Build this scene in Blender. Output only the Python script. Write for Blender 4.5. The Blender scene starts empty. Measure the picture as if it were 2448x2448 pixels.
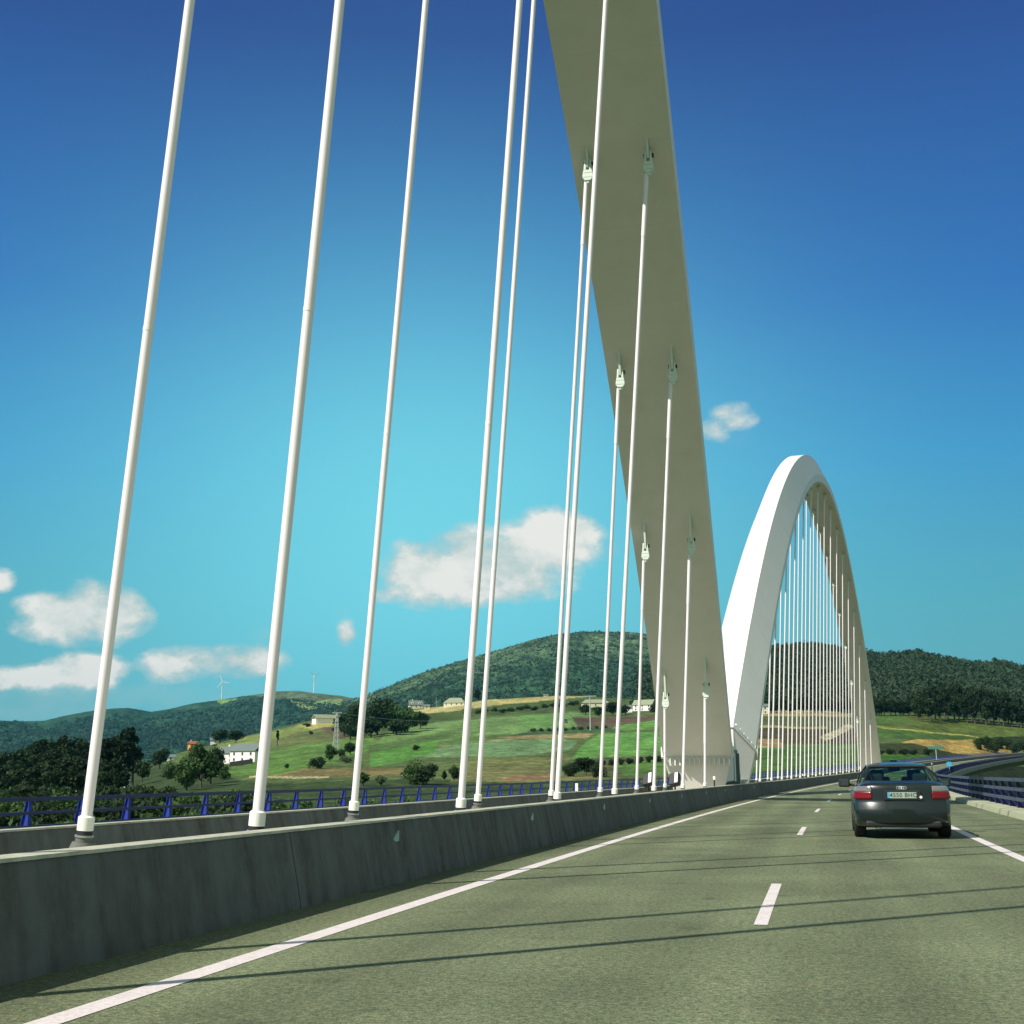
import bpy, math, random
import numpy as np
from mathutils import Vector, Matrix
R = math.radians
rng = np.random.default_rng(7); random.seed(7)
scene = bpy.context.scene
# ------------------------------------------------------------------ camera
CAM_H = 1.273; FPX = 2962.0
PITCH, YAW, ROLL = R(12.069), R(12.964), R(-0.229)
def cam_axes():
    cp, sp = math.cos(PITCH), math.sin(PITCH)
    fw = np.array([-math.sin(YAW)*cp, math.cos(YAW)*cp, sp])
    rt = np.array([math.cos(YAW), math.sin(YAW), 0.0]); up = np.cross(rt, fw)
    c, s = math.cos(ROLL), math.sin(ROLL)
    return fw, c*rt+s*up, -s*rt+c*up
FW, RT, UP = cam_axes()
cam = bpy.data.cameras.new('camera'); camo = bpy.data.objects.new('camera', cam)
scene.collection.objects.link(camo); scene.camera = camo
camo.matrix_world = Matrix(((RT[0], UP[0], -FW[0], 0), (RT[1], UP[1], -FW[1], 0), (RT[2], UP[2], -FW[2], CAM_H), (0, 0, 0, 1)))
cam.sensor_width = 36; cam.lens = FPX/2448*36; cam.clip_end = 60000; cam.clip_start = 0.1
# ------------------------------------------------------------------ sky, sun, exposure
SUN_AZ_TO = R(49)      # ground direction the shadows run to, measured from +X towards +Y
SUN_EL = R(43.5)
EXPO = 0.35
def sky_world():
    w = bpy.data.worlds.new('World'); scene.world = w; w.use_nodes = True
    nt = w.node_tree; N = nt.nodes; Lk = nt.links; N.clear()
    def m(op, a, b=None, c=None, clamp=False):
        n = N.new('ShaderNodeMath'); n.operation = op; n.use_clamp = clamp
        for i, v in enumerate((a, b, c)):
            if v is None: continue
            if isinstance(v, (int, float)): n.inputs[i].default_value = v
            else: Lk.new(v, n.inputs[i])
        return n.outputs[0]
    tc = N.new('ShaderNodeTexCoord'); sep = N.new('ShaderNodeSeparateXYZ'); Lk.new(tc.outputs['Generated'], sep.inputs[0])
    X, Y, Z = sep.outputs
    az = m('ARCTAN2', X, Y); el = m('ARCSINE', Z)
    def ang(px, py):
        d = FW+((px*1.2671-1224)/FPX)*RT-((py*1.2671-1224)/FPX)*UP; d /= np.linalg.norm(d)
        return math.atan2(d[0], d[1]), math.asin(d[2]), d
    # base colour over elevation
    def ramp(fac, stops):
        r = N.new('ShaderNodeValToRGB'); Lk.new(fac, r.inputs[0]); e = r.color_ramp.elements
        while len(e) < len(stops): e.new(0.5)
        for i, (p, c) in enumerate(stops): e[i].position = p; e[i].color = (*c, 1)
        return r.outputs[0]
    eln = m('DIVIDE', el, R(60), clamp=True)
    base = ramp(eln, [(0.0, (.15, .42, .44)), (0.13, (.08, .40, .50)), (0.23, (.034, .30, .60)), (0.35, (.012, .145, .49)), (0.55, (.002, .040, .27)), (1.0, (.002, .028, .20))])
    # brighter cyan glow around one direction of the sky
    gx = m('DIVIDE', m('SUBTRACT', az, R(-17)), R(16)); gy = m('DIVIDE', m('SUBTRACT', el, R(10)), R(13))
    gl = m('MULTIPLY', m('EXPONENT', m('MULTIPLY', m('MULTIPLY_ADD', gx, gx, m('MULTIPLY', gy, gy)), -1.0)), 0.97)
    def mix(kind, fac, a, b):
        n = N.new('ShaderNodeMix'); n.data_type = 'RGBA'; n.blend_type = kind
        for s_, v in ((n.inputs[0], fac), (n.inputs[6], a), (n.inputs[7], b)):
            if isinstance(v, (int, float)): s_.default_value = v
            elif isinstance(v, tuple): s_.default_value = (*v, 1)
            else: Lk.new(v, s_)
        return n.outputs[2]
    col = mix('MIX', gl, base, (.185, .73, .86))
    # paler tint added to the unseen sky right and behind, as fill light
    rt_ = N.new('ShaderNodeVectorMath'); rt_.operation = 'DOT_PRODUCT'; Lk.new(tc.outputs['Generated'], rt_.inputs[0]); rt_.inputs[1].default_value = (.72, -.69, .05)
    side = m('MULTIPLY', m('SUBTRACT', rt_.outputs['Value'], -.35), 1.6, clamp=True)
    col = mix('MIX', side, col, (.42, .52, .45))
    # real Nishita sky underneath, for the part of the sky near and behind the sun
    sk = N.new('ShaderNodeTexSky'); sk.sky_type = 'NISHITA'; sk.sun_disc = False
    sk.sun_elevation = SUN_EL; sk.sun_rotation = math.atan2(-math.cos(SUN_AZ_TO), -math.sin(SUN_AZ_TO))
    nb = mix('MULTIPLY', 1.0, sk.outputs[0], (.02, .07, .12))
    col = mix('MIX', 0.05, col, nb)
    # grain-free clouds: cumulus blobs by direction, edges broken by noise
    nz = N.new('ShaderNodeTexNoise'); nz.inputs['Scale'].default_value = 17; nz.inputs['Detail'].default_value = 8; nz.inputs['Roughness'].default_value = .62
    mp = N.new('ShaderNodeMapping'); mp.inputs['Scale'].default_value = (1, 1, 1.5); Lk.new(tc.outputs['Generated'], mp.inputs[0]); Lk.new(mp.outputs[0], nz.inputs[0])
    nv = m('SUBTRACT', nz.outputs[0], 0.5)
    nz2 = N.new('ShaderNodeTexNoise'); nz2.inputs['Scale'].default_value = 48; nz2.inputs['Detail'].default_value = 4; Lk.new(mp.outputs[0], nz2.inputs[0])
    nv2 = m('SUBTRACT', nz2.outputs[0], 0.5)
    blobs = [(118,1168,78,44,1),(170,1140,52,42,1),(205,1158,66,50,1),(245,1155,34,30,.85),(90,1195,60,22,.6),(160,1205,70,22,.45),
             (790,1080,66,58,1),(850,1082,84,62,1),(880,1045,90,54,.85),(940,1068,125,66,1),(1000,1048,76,62,.95),(1045,1020,72,60,1),(1095,1012,50,44,.8),(1132,1032,44,26,.45),(760,1118,66,22,.7),(900,1120,100,26,.75),
             (160,1266,72,32,.9),(60,1280,66,24,.75),(6,1280,34,22,.8),(90,1310,200,46,.55),(60,1345,300,34,.55),(330,1318,240,34,.5),(20,1340,90,30,.4),
             (455,1248,74,32,.95),(320,1258,56,32,.8),(400,1250,110,38,.65),(500,1198,46,22,.35),(380,1300,180,36,.32),
             (655,1198,20,32,.66),(645,1152,22,16,.25),(1380,788,50,34,.62),(1345,812,40,30,.6),(1392,820,40,34,.2),(2,1095,26,22,.7),(1725,1150,40,34,.05)]
    dens = solid = None
    for px, py, rx, ry, a in blobs:
        A, E, _ = ang(px, py); rx *= 1.12; ry *= 1.12; f = FPX/1.2671
        dx = m('MULTIPLY', m('SUBTRACT', az, A), f/rx*math.cos(E)); dy = m('MULTIPLY', m('SUBTRACT', el, E), f/ry)
        r2 = m('MULTIPLY_ADD', dy, dy, m('MULTIPLY', dx, dx))
        t = m('MULTIPLY_ADD', nv, 2.0, m('SUBTRACT', 1.34 if a >= .6 else 1.0, r2)); t = m('MULTIPLY_ADD', nv2, 1.2, t)
        if a >= .6: t = m('SUBTRACT', t, (1-a)*1.1); solid = t if solid is None else m('SMOOTH_MAX', solid, t, .45)
        else: t = m('MULTIPLY', m('MULTIPLY', t, .62, clamp=True), a); dens = t if dens is None else m('SMOOTH_MAX', dens, t, .12)
    dens = m('MAXIMUM', dens, m('MULTIPLY', m('SUBTRACT', solid, .10), 1.25, clamp=True))
    cl = m('MULTIPLY', dens, 0.96)
    ccol = ramp(m('MULTIPLY_ADD', nv, 1.6, m('MULTIPLY_ADD', m('MINIMUM', solid, 1.1), .60, .06)), [(0.15, (.42, .60, .62)), (0.5, (.62, .70, .67)), (0.8, (.90, .88, .83))])
    col = mix('MIX', cl, col, ccol)
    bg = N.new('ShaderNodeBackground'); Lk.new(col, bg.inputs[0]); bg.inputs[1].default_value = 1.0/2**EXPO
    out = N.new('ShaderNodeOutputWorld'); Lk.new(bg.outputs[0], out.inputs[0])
    w.cycles.sampling_method = 'MANUAL'; w.cycles.sample_map_resolution = 1024
sky_world()
sun = bpy.data.lights.new('sun', 'SUN'); sun.energy = 4.7; sun.angle = R(0.5); sun.color = (1.0, .93, .86)
suno = bpy.data.objects.new('sun', sun); scene.collection.objects.link(suno)
sdir = Vector((-math.cos(SUN_AZ_TO)*math.cos(SUN_EL), -math.sin(SUN_AZ_TO)*math.cos(SUN_EL), math.sin(SUN_EL)))
suno.rotation_euler = sdir.to_track_quat('Z', 'Y').to_euler()
scene.view_settings.view_transform = 'Standard'; scene.view_settings.look = 'None'
scene.view_settings.exposure = EXPO; scene.view_settings.gamma = 1
scene.cycles.max_bounces = 5; scene.cycles.diffuse_bounces = 3; scene.cycles.transparent_max_bounces = 16; scene.cycles.volume_bounces = 0
# ------------------------------------------------------------------ helpers
COL = scene.collection
def tag(o, label=None, cat=None, group=None, kind=None):
    if label: o['label'] = label
    if cat: o['category'] = cat
    if group: o['group'] = group
    if kind: o['kind'] = kind
    return o
def empty(name, loc=(0, 0, 0), rz=0):
    o = bpy.data.objects.new(name, None); COL.objects.link(o); o.location = loc; o.rotation_euler = (0, 0, rz); o.empty_display_size = .2
    return o
class MB:
    def __init__(s): s.v = []; s.f = []
    def add(s, v, f):
        b = len(s.v); s.v += [tuple(map(float, p)) for p in v]; s.f += [tuple(int(i)+b for i in q) for q in f]; return s
    def box(s, c, d, rot=None):
        hx, hy, hz = d[0]/2, d[1]/2, d[2]/2
        P = [Vector((x*hx, y*hy, z*hz)) for z in (-1, 1) for y in (-1, 1) for x in (-1, 1)]
        if rot is not None: P = [rot @ p for p in P]
        P = [p+Vector(c) for p in P]
        return s.add(P, [(0, 2, 3, 1), (4, 5, 7, 6), (0, 1, 5, 4), (2, 6, 7, 3), (0, 4, 6, 2), (1, 3, 7, 5)])
    def tube(s, a, b, r0, r1=None, n=12, cap=True):
        r1 = r0 if r1 is None else r1; a = Vector(a); b = Vector(b); d = (b-a).normalized()
        x = d.orthogonal().normalized(); y = d.cross(x); P = []
        for c, r in ((a, r0), (b, r1)):
            P += [c+(x*math.cos(t)+y*math.sin(t))*r for t in [2*math.pi*i/n for i in range(n)]]
        F = [(i, (i+1) % n, n+(i+1) % n, n+i) for i in range(n)]
        if cap: F += [tuple(range(n-1, -1, -1)), tuple(range(n, 2*n))]
        return s.add(P, F)
    def lathe(s, o, prof, n=16, axis='Z'):
        P = []; k = len(prof)
        for r, h in prof:
            for i in range(n):
                t = 2*math.pi*i/n; p = (r*math.cos(t), r*math.sin(t), h)
                if axis == 'X': p = (h, p[0], p[1])
                if axis == 'Y': p = (p[0], h, p[1])
                P.append((p[0]+o[0], p[1]+o[1], p[2]+o[2]))
        F = [(j*n+i, j*n+(i+1) % n, (j+1)*n+(i+1) % n, (j+1)*n+i) for j in range(k-1) for i in range(n)]
        F += [tuple(range(n-1, -1, -1)), tuple(range((k-1)*n, k*n))]
        return s.add(P, F)
    def prism(s, poly, a, b):
        """poly: 2D points (u,v); a,b: functions mapping (u,v) to 3D at both ends"""
        n = len(poly); P = [a(*p) for p in poly]+[b(*p) for p in poly]
        F = [(i, (i+1) % n, n+(i+1) % n, n+i) for i in range(n)]+[tuple(range(n-1, -1, -1)), tuple(range(n, 2*n))]
        return s.add(P, F)
    def build(s, name, m=None, parent=None, smooth=False, bevel=0, seg=2, fix=True):
        me = bpy.data.meshes.new(name); me.from_pydata(s.v, [], s.f)
        if m: me.materials.append(m)
        if fix:
            import bmesh
            bm = bmesh.new(); bm.from_mesh(me); bmesh.ops.recalc_face_normals(bm, faces=bm.faces); bm.to_mesh(me); bm.free()
        if smooth:
            me.polygons.foreach_set('use_smooth', [True]*len(me.polygons)); me.set_sharp_from_angle(angle=R(smooth if smooth > 1 else 40))
        o = bpy.data.objects.new(name, me); COL.objects.link(o)
        if parent: o.parent = parent
        if bevel:
            bv = o.modifiers.new('bevel', 'BEVEL'); bv.width = bevel; bv.segments = seg; bv.limit_method = 'ANGLE'
        return o
def grid_mesh(name, P, m, parent=None, smooth=True, cols=None):
    nr, nc = P.shape[:2]; me = bpy.data.meshes.new(name)
    me.vertices.add(nr*nc); me.vertices.foreach_set('co', P.reshape(-1).astype(np.float32))
    i = np.arange(nr-1)[:, None]*nc+np.arange(nc-1)[None]
    q = np.stack([i, i+1, i+nc+1, i+nc], -1).reshape(-1, 4); n = len(q)
    me.loops.add(n*4); me.loops.foreach_set('vertex_index', q.reshape(-1).astype(np.int32))
    me.polygons.add(n); me.polygons.foreach_set('loop_start', (np.arange(n)*4).astype(np.int32)); me.polygons.foreach_set('loop_total', np.full(n, 4, np.int32))
    me.update(calc_edges=True); me.validate()
    if smooth: me.polygons.foreach_set('use_smooth', [True]*n)
    if cols is not None:
        ca = me.color_attributes.new('albedo', 'FLOAT_COLOR', 'POINT')
        c = np.ones((nr*nc, 4), np.float32); c[:, :3] = cols.reshape(-1, 3); ca.data.foreach_set('color', c.reshape(-1))
    me.materials.append(m); o = bpy.data.objects.new(name, me); COL.objects.link(o)
    if parent: o.parent = parent
    return o
def tri_mesh(name, V, F, m, parent=None):
    me = bpy.data.meshes.new(name); V = np.asarray(V, np.float32); F = np.asarray(F, np.int32); k = F.shape[1]
    me.vertices.add(len(V)); me.vertices.foreach_set('co', V.reshape(-1)); n = len(F)
    me.loops.add(n*k); me.loops.foreach_set('vertex_index', F.reshape(-1))
    me.polygons.add(n); me.polygons.foreach_set('loop_start', (np.arange(n)*k).astype(np.int32)); me.polygons.foreach_set('loop_total', np.full(n, k, np.int32))
    me.update(calc_edges=True); me.materials.append(m); o = bpy.data.objects.new(name, me); COL.objects.link(o)
    if parent: o.parent = parent
    return o
def set_uv(me, uvs):
    lay = me.uv_layers.new(name='UVMap'); vi = np.zeros(len(me.loops), np.int32); me.loops.foreach_get('vertex_index', vi); lay.data.foreach_set('uv', np.asarray(uvs, np.float32)[vi].reshape(-1))
def copy_tree(o, parent=None):
    c = o.copy(); COL.objects.link(c); c.parent = parent
    for ch in list(o.children): copy_tree(ch, c)
    return c
# ------------------------------------------------------------------ materials
def mat(name, col, rough=.6, metal=0, noise=None, bump=0, bscale=40, spec=.5, coat=0, lines=None):
    m = bpy.data.materials.new(name); m.use_nodes = True; nt = m.node_tree; b = nt.nodes['Principled BSDF']
    b.inputs['Base Color'].default_value = (*col, 1); b.inputs['Roughness'].default_value = rough; b.inputs['Metallic'].default_value = metal
    b.inputs['Specular IOR Level'].default_value = spec; b.inputs['Coat Weight'].default_value = coat; b.inputs['Coat Roughness'].default_value = .06
    tc = nt.nodes.new('ShaderNodeTexCoord')
    if noise:
        cur = None
        for sc, amt, c2 in noise:   # scale (float or xyz), strength, colour mixed in
            n = nt.nodes.new('ShaderNodeTexNoise'); mp = nt.nodes.new('ShaderNodeMapping')
            mp.inputs['Scale'].default_value = sc if isinstance(sc, tuple) else (sc, sc, sc)
            nt.links.new(tc.outputs['Object'], mp.inputs[0]); nt.links.new(mp.outputs[0], n.inputs[0]); n.inputs['Scale'].default_value = 1; n.inputs['Detail'].default_value = 6; n.inputs['Roughness'].default_value = .65
            r = nt.nodes.new('ShaderNodeMapRange'); r.inputs[1].default_value = .42; r.inputs[2].default_value = .68; r.inputs[4].default_value = amt; nt.links.new(n.outputs[0], r.inputs[0])
            x = nt.nodes.new('ShaderNodeMix'); x.data_type = 'RGBA'; nt.links.new(r.outputs[0], x.inputs[0])
            if cur is None: x.inputs[6].default_value = (*col, 1)
            else: nt.links.new(cur, x.inputs[6])
            x.inputs[7].default_value = (*c2, 1); cur = x.outputs[2]
        if lines:   # joints every so many metres along the piece
            per, wd, dk = lines; uv = nt.nodes.new('ShaderNodeUVMap'); sp = nt.nodes.new('ShaderNodeSeparateXYZ'); nt.links.new(uv.outputs[0], sp.inputs[0])
            a = nt.nodes.new('ShaderNodeMath'); a.operation = 'DIVIDE'; nt.links.new(sp.outputs[0], a.inputs[0]); a.inputs[1].default_value = per
            c = nt.nodes.new('ShaderNodeMath'); c.operation = 'FRACT'; nt.links.new(a.outputs[0], c.inputs[0]); e = nt.nodes.new('ShaderNodeMath'); e.operation = 'LESS_THAN'; nt.links.new(c.outputs[0], e.inputs[0]); e.inputs[1].default_value = wd
            x = nt.nodes.new('ShaderNodeMix'); x.data_type = 'RGBA'; nt.links.new(e.outputs[0], x.inputs[0]); nt.links.new(cur, x.inputs[6]); x.inputs[7].default_value = tuple(v*dk for v in col)+(1,); cur = x.outputs[2]
        nt.links.new(cur, b.inputs['Base Color'])
    if bump:
        n = nt.nodes.new('ShaderNodeTexNoise'); n.inputs['Scale'].default_value = bscale; n.inputs['Detail'].default_value = 4; nt.links.new(tc.outputs['Object'], n.inputs[0])
        bp = nt.nodes.new('ShaderNodeBump'); bp.inputs['Strength'].default_value = bump; bp.inputs['Distance'].default_value = .02; nt.links.new(n.outputs[0], bp.inputs['Height']); nt.links.new(bp.outputs[0], b.inputs['Normal'])
    return m
M = {}
M['asphalt'] = mat('asphalt', (.21, .235, .118), .92, noise=[(.3, .5, (.165, .20, .095)), ((.9, .12, 1), .35, (.25, .27, .145)), (28, .75, (.12, .14, .062)), (75, .7, (.36, .37, .20))], bump=.8, bscale=70, spec=.2)
XL_ = -4.02
def asphalt():
    m = bpy.data.materials.new('asphalt'); m.use_nodes = True; nt = m.node_tree; b = nt.nodes['Principled BSDF']; b.inputs['Roughness'].default_value = .9; b.inputs['Specular IOR Level'].default_value = .25
    tc = nt.nodes.new('ShaderNodeTexCoord')
    def noise(sc, det=3, rough=.6, xyz=None):
        n = nt.nodes.new('ShaderNodeTexNoise'); n.inputs['Scale'].default_value = sc; n.inputs['Detail'].default_value = det; n.inputs['Roughness'].default_value = rough; src = tc.outputs['Object']
        if xyz: mp = nt.nodes.new('ShaderNodeMapping'); mp.inputs['Scale'].default_value = xyz; nt.links.new(src, mp.inputs[0]); src = mp.outputs[0]
        nt.links.new(src, n.inputs[0]); return n.outputs[0]
    def rng_(v, a, c, lo, hi):
        r = nt.nodes.new('ShaderNodeMapRange'); nt.links.new(v, r.inputs[0])
        for i, q in enumerate((a, c, lo, hi)): r.inputs[i+1].default_value = q
        return r.outputs[0]
    def mul(a, c):
        x = nt.nodes.new('ShaderNodeMath'); x.operation = 'MULTIPLY'; nt.links.new(a, x.inputs[0]); nt.links.new(c, x.inputs[1]); return x.outputs[0]
    grain = mul(rng_(noise(22, 4, .75), .38, .62, .6, 1.32), rng_(noise(70, 2), .38, .62, .65, 1.35))
    wear = mul(rng_(noise(.28, 4), .35, .65, .80, 1.16), rng_(noise(1, 4, .6, (1.3, .05, 1)), .35, .65, .88, 1.12))
    uv = nt.nodes.new('ShaderNodeUVMap'); sp = nt.nodes.new('ShaderNodeSeparateXYZ'); nt.links.new(uv.outputs[0], sp.inputs[0])
    def mth(op, a, c=None, d=None):
        x = nt.nodes.new('ShaderNodeMath'); x.operation = op
        for i_, q in enumerate((a, c, d)):
            if q is None: continue
            if isinstance(q, (int, float)): x.inputs[i_].default_value = q
            else: nt.links.new(q, x.inputs[i_])
        return x.outputs[0]
    lat = mth('MULTIPLY_ADD', noise(.8, 2), .25, sp.outputs[1]); ph = mth('MULTIPLY', mth('SUBTRACT', lat, XL_+.95+.12), 2*math.pi/1.7635)
    track = mth('MULTIPLY_ADD', mth('COSINE', ph), -.10, .95)          # polished wheel tracks, two to a lane
    edge = rng_(sp.outputs[1], -4.9, -4.15, .72, 1.0)                     # grit washed up against the barrier
    grit = mth('MULTIPLY_ADD', mth('GREATER_THAN', noise(9, 5, .8), .68), mth('MULTIPLY', mth('SUBTRACT', 1.0, edge), 1.6), edge)
    blot = rng_(noise(2.2, 3, .5), .62, .74, 1.0, .70)
    f = mul(mul(mul(grain, wear), track), mul(grit, blot)); hue = nt.nodes.new('ShaderNodeMix'); hue.data_type = 'RGBA'; nt.links.new(rng_(noise(9, 4), .35, .65, 0, 1), hue.inputs[0]); hue.inputs[6].default_value = (.126, .158, .082, 1); hue.inputs[7].default_value = (.158, .174, .094, 1)
    v = nt.nodes.new('ShaderNodeVectorMath'); v.operation = 'SCALE'; nt.links.new(hue.outputs[2], v.inputs[0]); nt.links.new(f, v.inputs['Scale']); nt.links.new(v.outputs[0], b.inputs['Base Color'])
    bp = nt.nodes.new('ShaderNodeBump'); bp.inputs['Strength'].default_value = .4; bp.inputs['Distance'].default_value = .012; nt.links.new(noise(45, 4, .7), bp.inputs['Height']); nt.links.new(bp.outputs[0], b.inputs['Normal']); return m
M['asphalt'] = asphalt()
M['paint'] = mat('road_paint', (.80, .70, .70), .7, noise=[(3, .5, (.58, .54, .50)), (30, .6, (.42, .42, .34)), (90, .4, (.30, .32, .24))])
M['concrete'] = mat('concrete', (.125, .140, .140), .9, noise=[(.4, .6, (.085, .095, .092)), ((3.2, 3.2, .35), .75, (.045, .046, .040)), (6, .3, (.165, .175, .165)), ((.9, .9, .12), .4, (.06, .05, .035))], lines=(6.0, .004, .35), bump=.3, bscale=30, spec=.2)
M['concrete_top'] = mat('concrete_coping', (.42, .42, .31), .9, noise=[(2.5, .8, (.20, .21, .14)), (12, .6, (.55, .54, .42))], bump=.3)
M['kerbm'] = mat('kerb_concrete', (.36, .38, .24), .9, noise=[(1.5, .6, (.26, .28, .17)), (20, .5, (.46, .46, .32))], bump=.3)
M['medianm'] = mat('pale_concrete', (.46, .45, .34), .9, noise=[(.6, .5, (.36, .36, .27)), (6, .4, (.52, .51, .42))])
M['deck'] = mat('deck_concrete', (.2, .21, .19), .9, noise=[(.3, .5, (.14, .15, .14))])
M['steel'] = mat('arch_paint', (.77, .74, .70), .5, noise=[(.25, .35, (.70, .70, .64)), (.04, .3, (.80, .77, .74)), ((1.2, 1.2, .1), .35, (.64, .63, .56))], spec=.4, lines=(3.0, .004, .88))
M['hinge'] = mat('bearing_paint', (.10, .15, .14), .6)
M['cable'] = mat('cable_sheath', (.86, .80, .80), .35, noise=[(.6, .2, (.78, .75, .72))], spec=.5)
M['collar'] = mat('cable_collar', (.84, .84, .76), .4)
M['fork'] = mat('fork_paint', (.68, .76, .66), .5)
M['rubber'] = mat('black_rubber', (.015, .017, .02), .7)
M['zinc'] = mat('zinc_ring', (.35, .38, .36), .4, metal=.5)
M['cone'] = mat('anchor_concrete', (.13, .14, .12), .85)
M['blue'] = mat('blue_paint', (.014, .04, .33), .5, noise=[(3, .5, (.01, .025, .22))])
M['blue2'] = mat('blue_rail_paint', (.02, .026, .12), .45, noise=[(2, .5, (.035, .04, .11))])
M['dusty'] = mat('dusty_rail_paint', (.05, .075, .12), .5, noise=[(2, .6, (.04, .055, .095)), (14, .3, (.09, .11, .13))])
M['bluedark'] = mat('navy_post_paint', (.008, .013, .10), .5)
M['reflect'] = mat('reflector', (.22, .42, .42), .2, spec=.8)
M['white'] = mat('white_plastic', (.8, .8, .76), .4)
M['blackp'] = mat('black_plastic', (.012, .013, .015), .5)
# ------------------------------------------------------------------ road alignment
K1, K3 = .78908e-3, -.38038e-6
S_TAB = np.arange(-160, 900, 1.0)
TH = np.where(S_TAB > 0, K1*S_TAB+K3*S_TAB**2, K1*S_TAB)
XT = np.concatenate([[0], np.cumsum((np.sin(TH[1:])+np.sin(TH[:-1]))/2)]); YT = np.concatenate([[0], np.cumsum((np.cos(TH[1:])+np.cos(TH[:-1]))/2)])
i0 = 160; XT -= XT[i0]; YT -= YT[i0]
sp_ = np.maximum(S_TAB, 0)
ZT = .10738e-4*sp_**2+.09936e-6*sp_**3
sl = np.gradient(ZT, S_TAB); sl = np.minimum(sl, np.where(S_TAB > 250, .0255-np.clip((330-S_TAB)/80, 0, 1)*.006, 9)); ZT = np.concatenate([[0], np.cumsum((sl[1:]+sl[:-1])/2)]); ZT -= ZT[i0]
def P(s, off, z=0.0):
    """point on the motorway: s metres along, off metres to the right of the axis, z above the carriageway"""
    x = np.interp(s, S_TAB, XT); y = np.interp(s, S_TAB, YT); zz = np.interp(s, S_TAB, ZT); th = np.interp(s, S_TAB, TH)
    return np.stack([x+off*np.cos(th), y-off*np.sin(th), zz+z], -1)
def heading(s): return float(np.interp(s, S_TAB, TH))
def Svals(a, b):
    s = [a]
    while s[-1] < b: s.append(min(b, s[-1]+(1.5 if s[-1] < 80 else 3)))
    return np.array(s)
def sweep(name, prof, s0, s1, m, parent=None, closed=True, smooth=False):
    S = Svals(s0, s1); n = len(prof); pts = []
    for o_, z_ in prof: pts.append(P(S, o_, z_))
    V = np.stack(pts, 1).reshape(-1, 3); F = []
    k = n if closed else n-1
    for i in range(len(S)-1):
        for j in range(k): F.append((i*n+j, i*n+(j+1) % n, (i+1)*n+(j+1) % n, (i+1)*n+j))
    b = MB(); b.v = [tuple(map(float, v)) for v in V]; b.f = F
    if closed: b.f += [tuple(range(n)), tuple(range((len(S)-1)*n, len(S)*n))[::-1]]
    o = b.build(name, m, parent, smooth=smooth); L_ = np.concatenate([[0], np.cumsum([math.dist(prof[i], prof[i+1]) for i in range(n-1)])])
    set_uv(o.data, np.stack([np.repeat(S, n), np.tile([q[0] for q in prof], len(S))], -1)); return o
XL, LANE = -4.02, 3.527
S_END = 760
# road surfaces
road = sweep('road', [(-5.0, 0), (-4.4, 0), (-2.2, 0), (0, 0), (3, 0), (5.45, 0)], -40, S_END, M['asphalt'], closed=False); tag(road, 'olive grey asphalt carriageway curving away to the right', 'road', kind='structure')
road2 = sweep('opposite_road', [(-18.9, -.30), (-9.5, -.05)], -40, S_END, M['asphalt'], closed=False); tag(road2, 'opposite carriageway beyond the median barrier', 'road', kind='structure')
med = sweep('median', [(-9.62, .10), (-9.4, .10), (-5.4, .10), (-5.2, .10)], -40, S_END, M['medianm'], closed=False); tag(med, 'concrete median strip carrying the cable anchors', 'median', kind='structure')
def stripe(name, o, w, s0, s1):
    return sweep(name, [(o-w/2, .004), (o+w/2, .004)], s0, s1, M['paint'], road, closed=False)
stripe('edge_line', XL, .19, 1, S_END); stripe('edge_line', XL+2*LANE, .19, 1, S_END)
for i in range(0, 32):
    s = 11.5-17+17*i
    if s < 5: continue
    stripe('lane_dash', XL+LANE, .12, s, s+4.3)
sweep('edge_line', [(-17.0, -.24), (-16.8, -.235)], 60, S_END, M['paint'], road2, closed=False)
sweep('edge_line', [(-10.4, -.068), (-10.2, -.062)], 60, S_END, M['paint'], road2, closed=False)
deck = sweep('bridge_deck', [(-19.6, -.32), (-9.5, -.08), (-5.0, -.03), (5.5, -.03), (6.35, -.03), (6.4, -.75), (3.2, -1.1), (1.2, -2.9), (-14.5, -2.9), (-16.5, -1.3), (-19.7, -.9)], -40, S_END, M['deck'])
tag(deck, 'grey concrete box girder deck of the viaduct sweeping right above the dark valley', 'bridge deck', kind='structure')
kb = MB()
kerb = sweep('kerb', [(5.38, 0.0), (5.42, .16), (5.72, .18), (6.33, .18), (6.33, -.02), (5.38, -.02)], -30, S_END, M['kerbm']); tag(kerb, 'pale yellowish concrete kerb under the right hand blue railing', 'kerb', kind='structure')
kerb2 = sweep('kerb', [(-18.7, -.31), (-18.74, -.12), (-19.55, -.12), (-19.55, -.34)], -30, S_END, M['kerbm']); tag(kerb2, 'concrete kerb under the far railing of the opposite carriageway', 'kerb', kind='structure')
# barriers
def barrier(prof, label, cap):
    t = empty('concrete_barrier', (0, 0, 0)); tag(t, label, 'barrier')
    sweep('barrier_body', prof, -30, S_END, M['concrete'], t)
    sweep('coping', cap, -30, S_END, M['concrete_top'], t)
    return t
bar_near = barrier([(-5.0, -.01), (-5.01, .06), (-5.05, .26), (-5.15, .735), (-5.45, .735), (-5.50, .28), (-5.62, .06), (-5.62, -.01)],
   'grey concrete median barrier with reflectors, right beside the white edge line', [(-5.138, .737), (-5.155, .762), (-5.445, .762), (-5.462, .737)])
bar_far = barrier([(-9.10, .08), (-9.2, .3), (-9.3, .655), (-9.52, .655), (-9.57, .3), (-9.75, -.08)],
   'grey concrete barrier on the far side of the median, behind the cable anchors', [(-9.285, .657), (-9.30, .68), (-9.52, .68), (-9.535, .657)])
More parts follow.
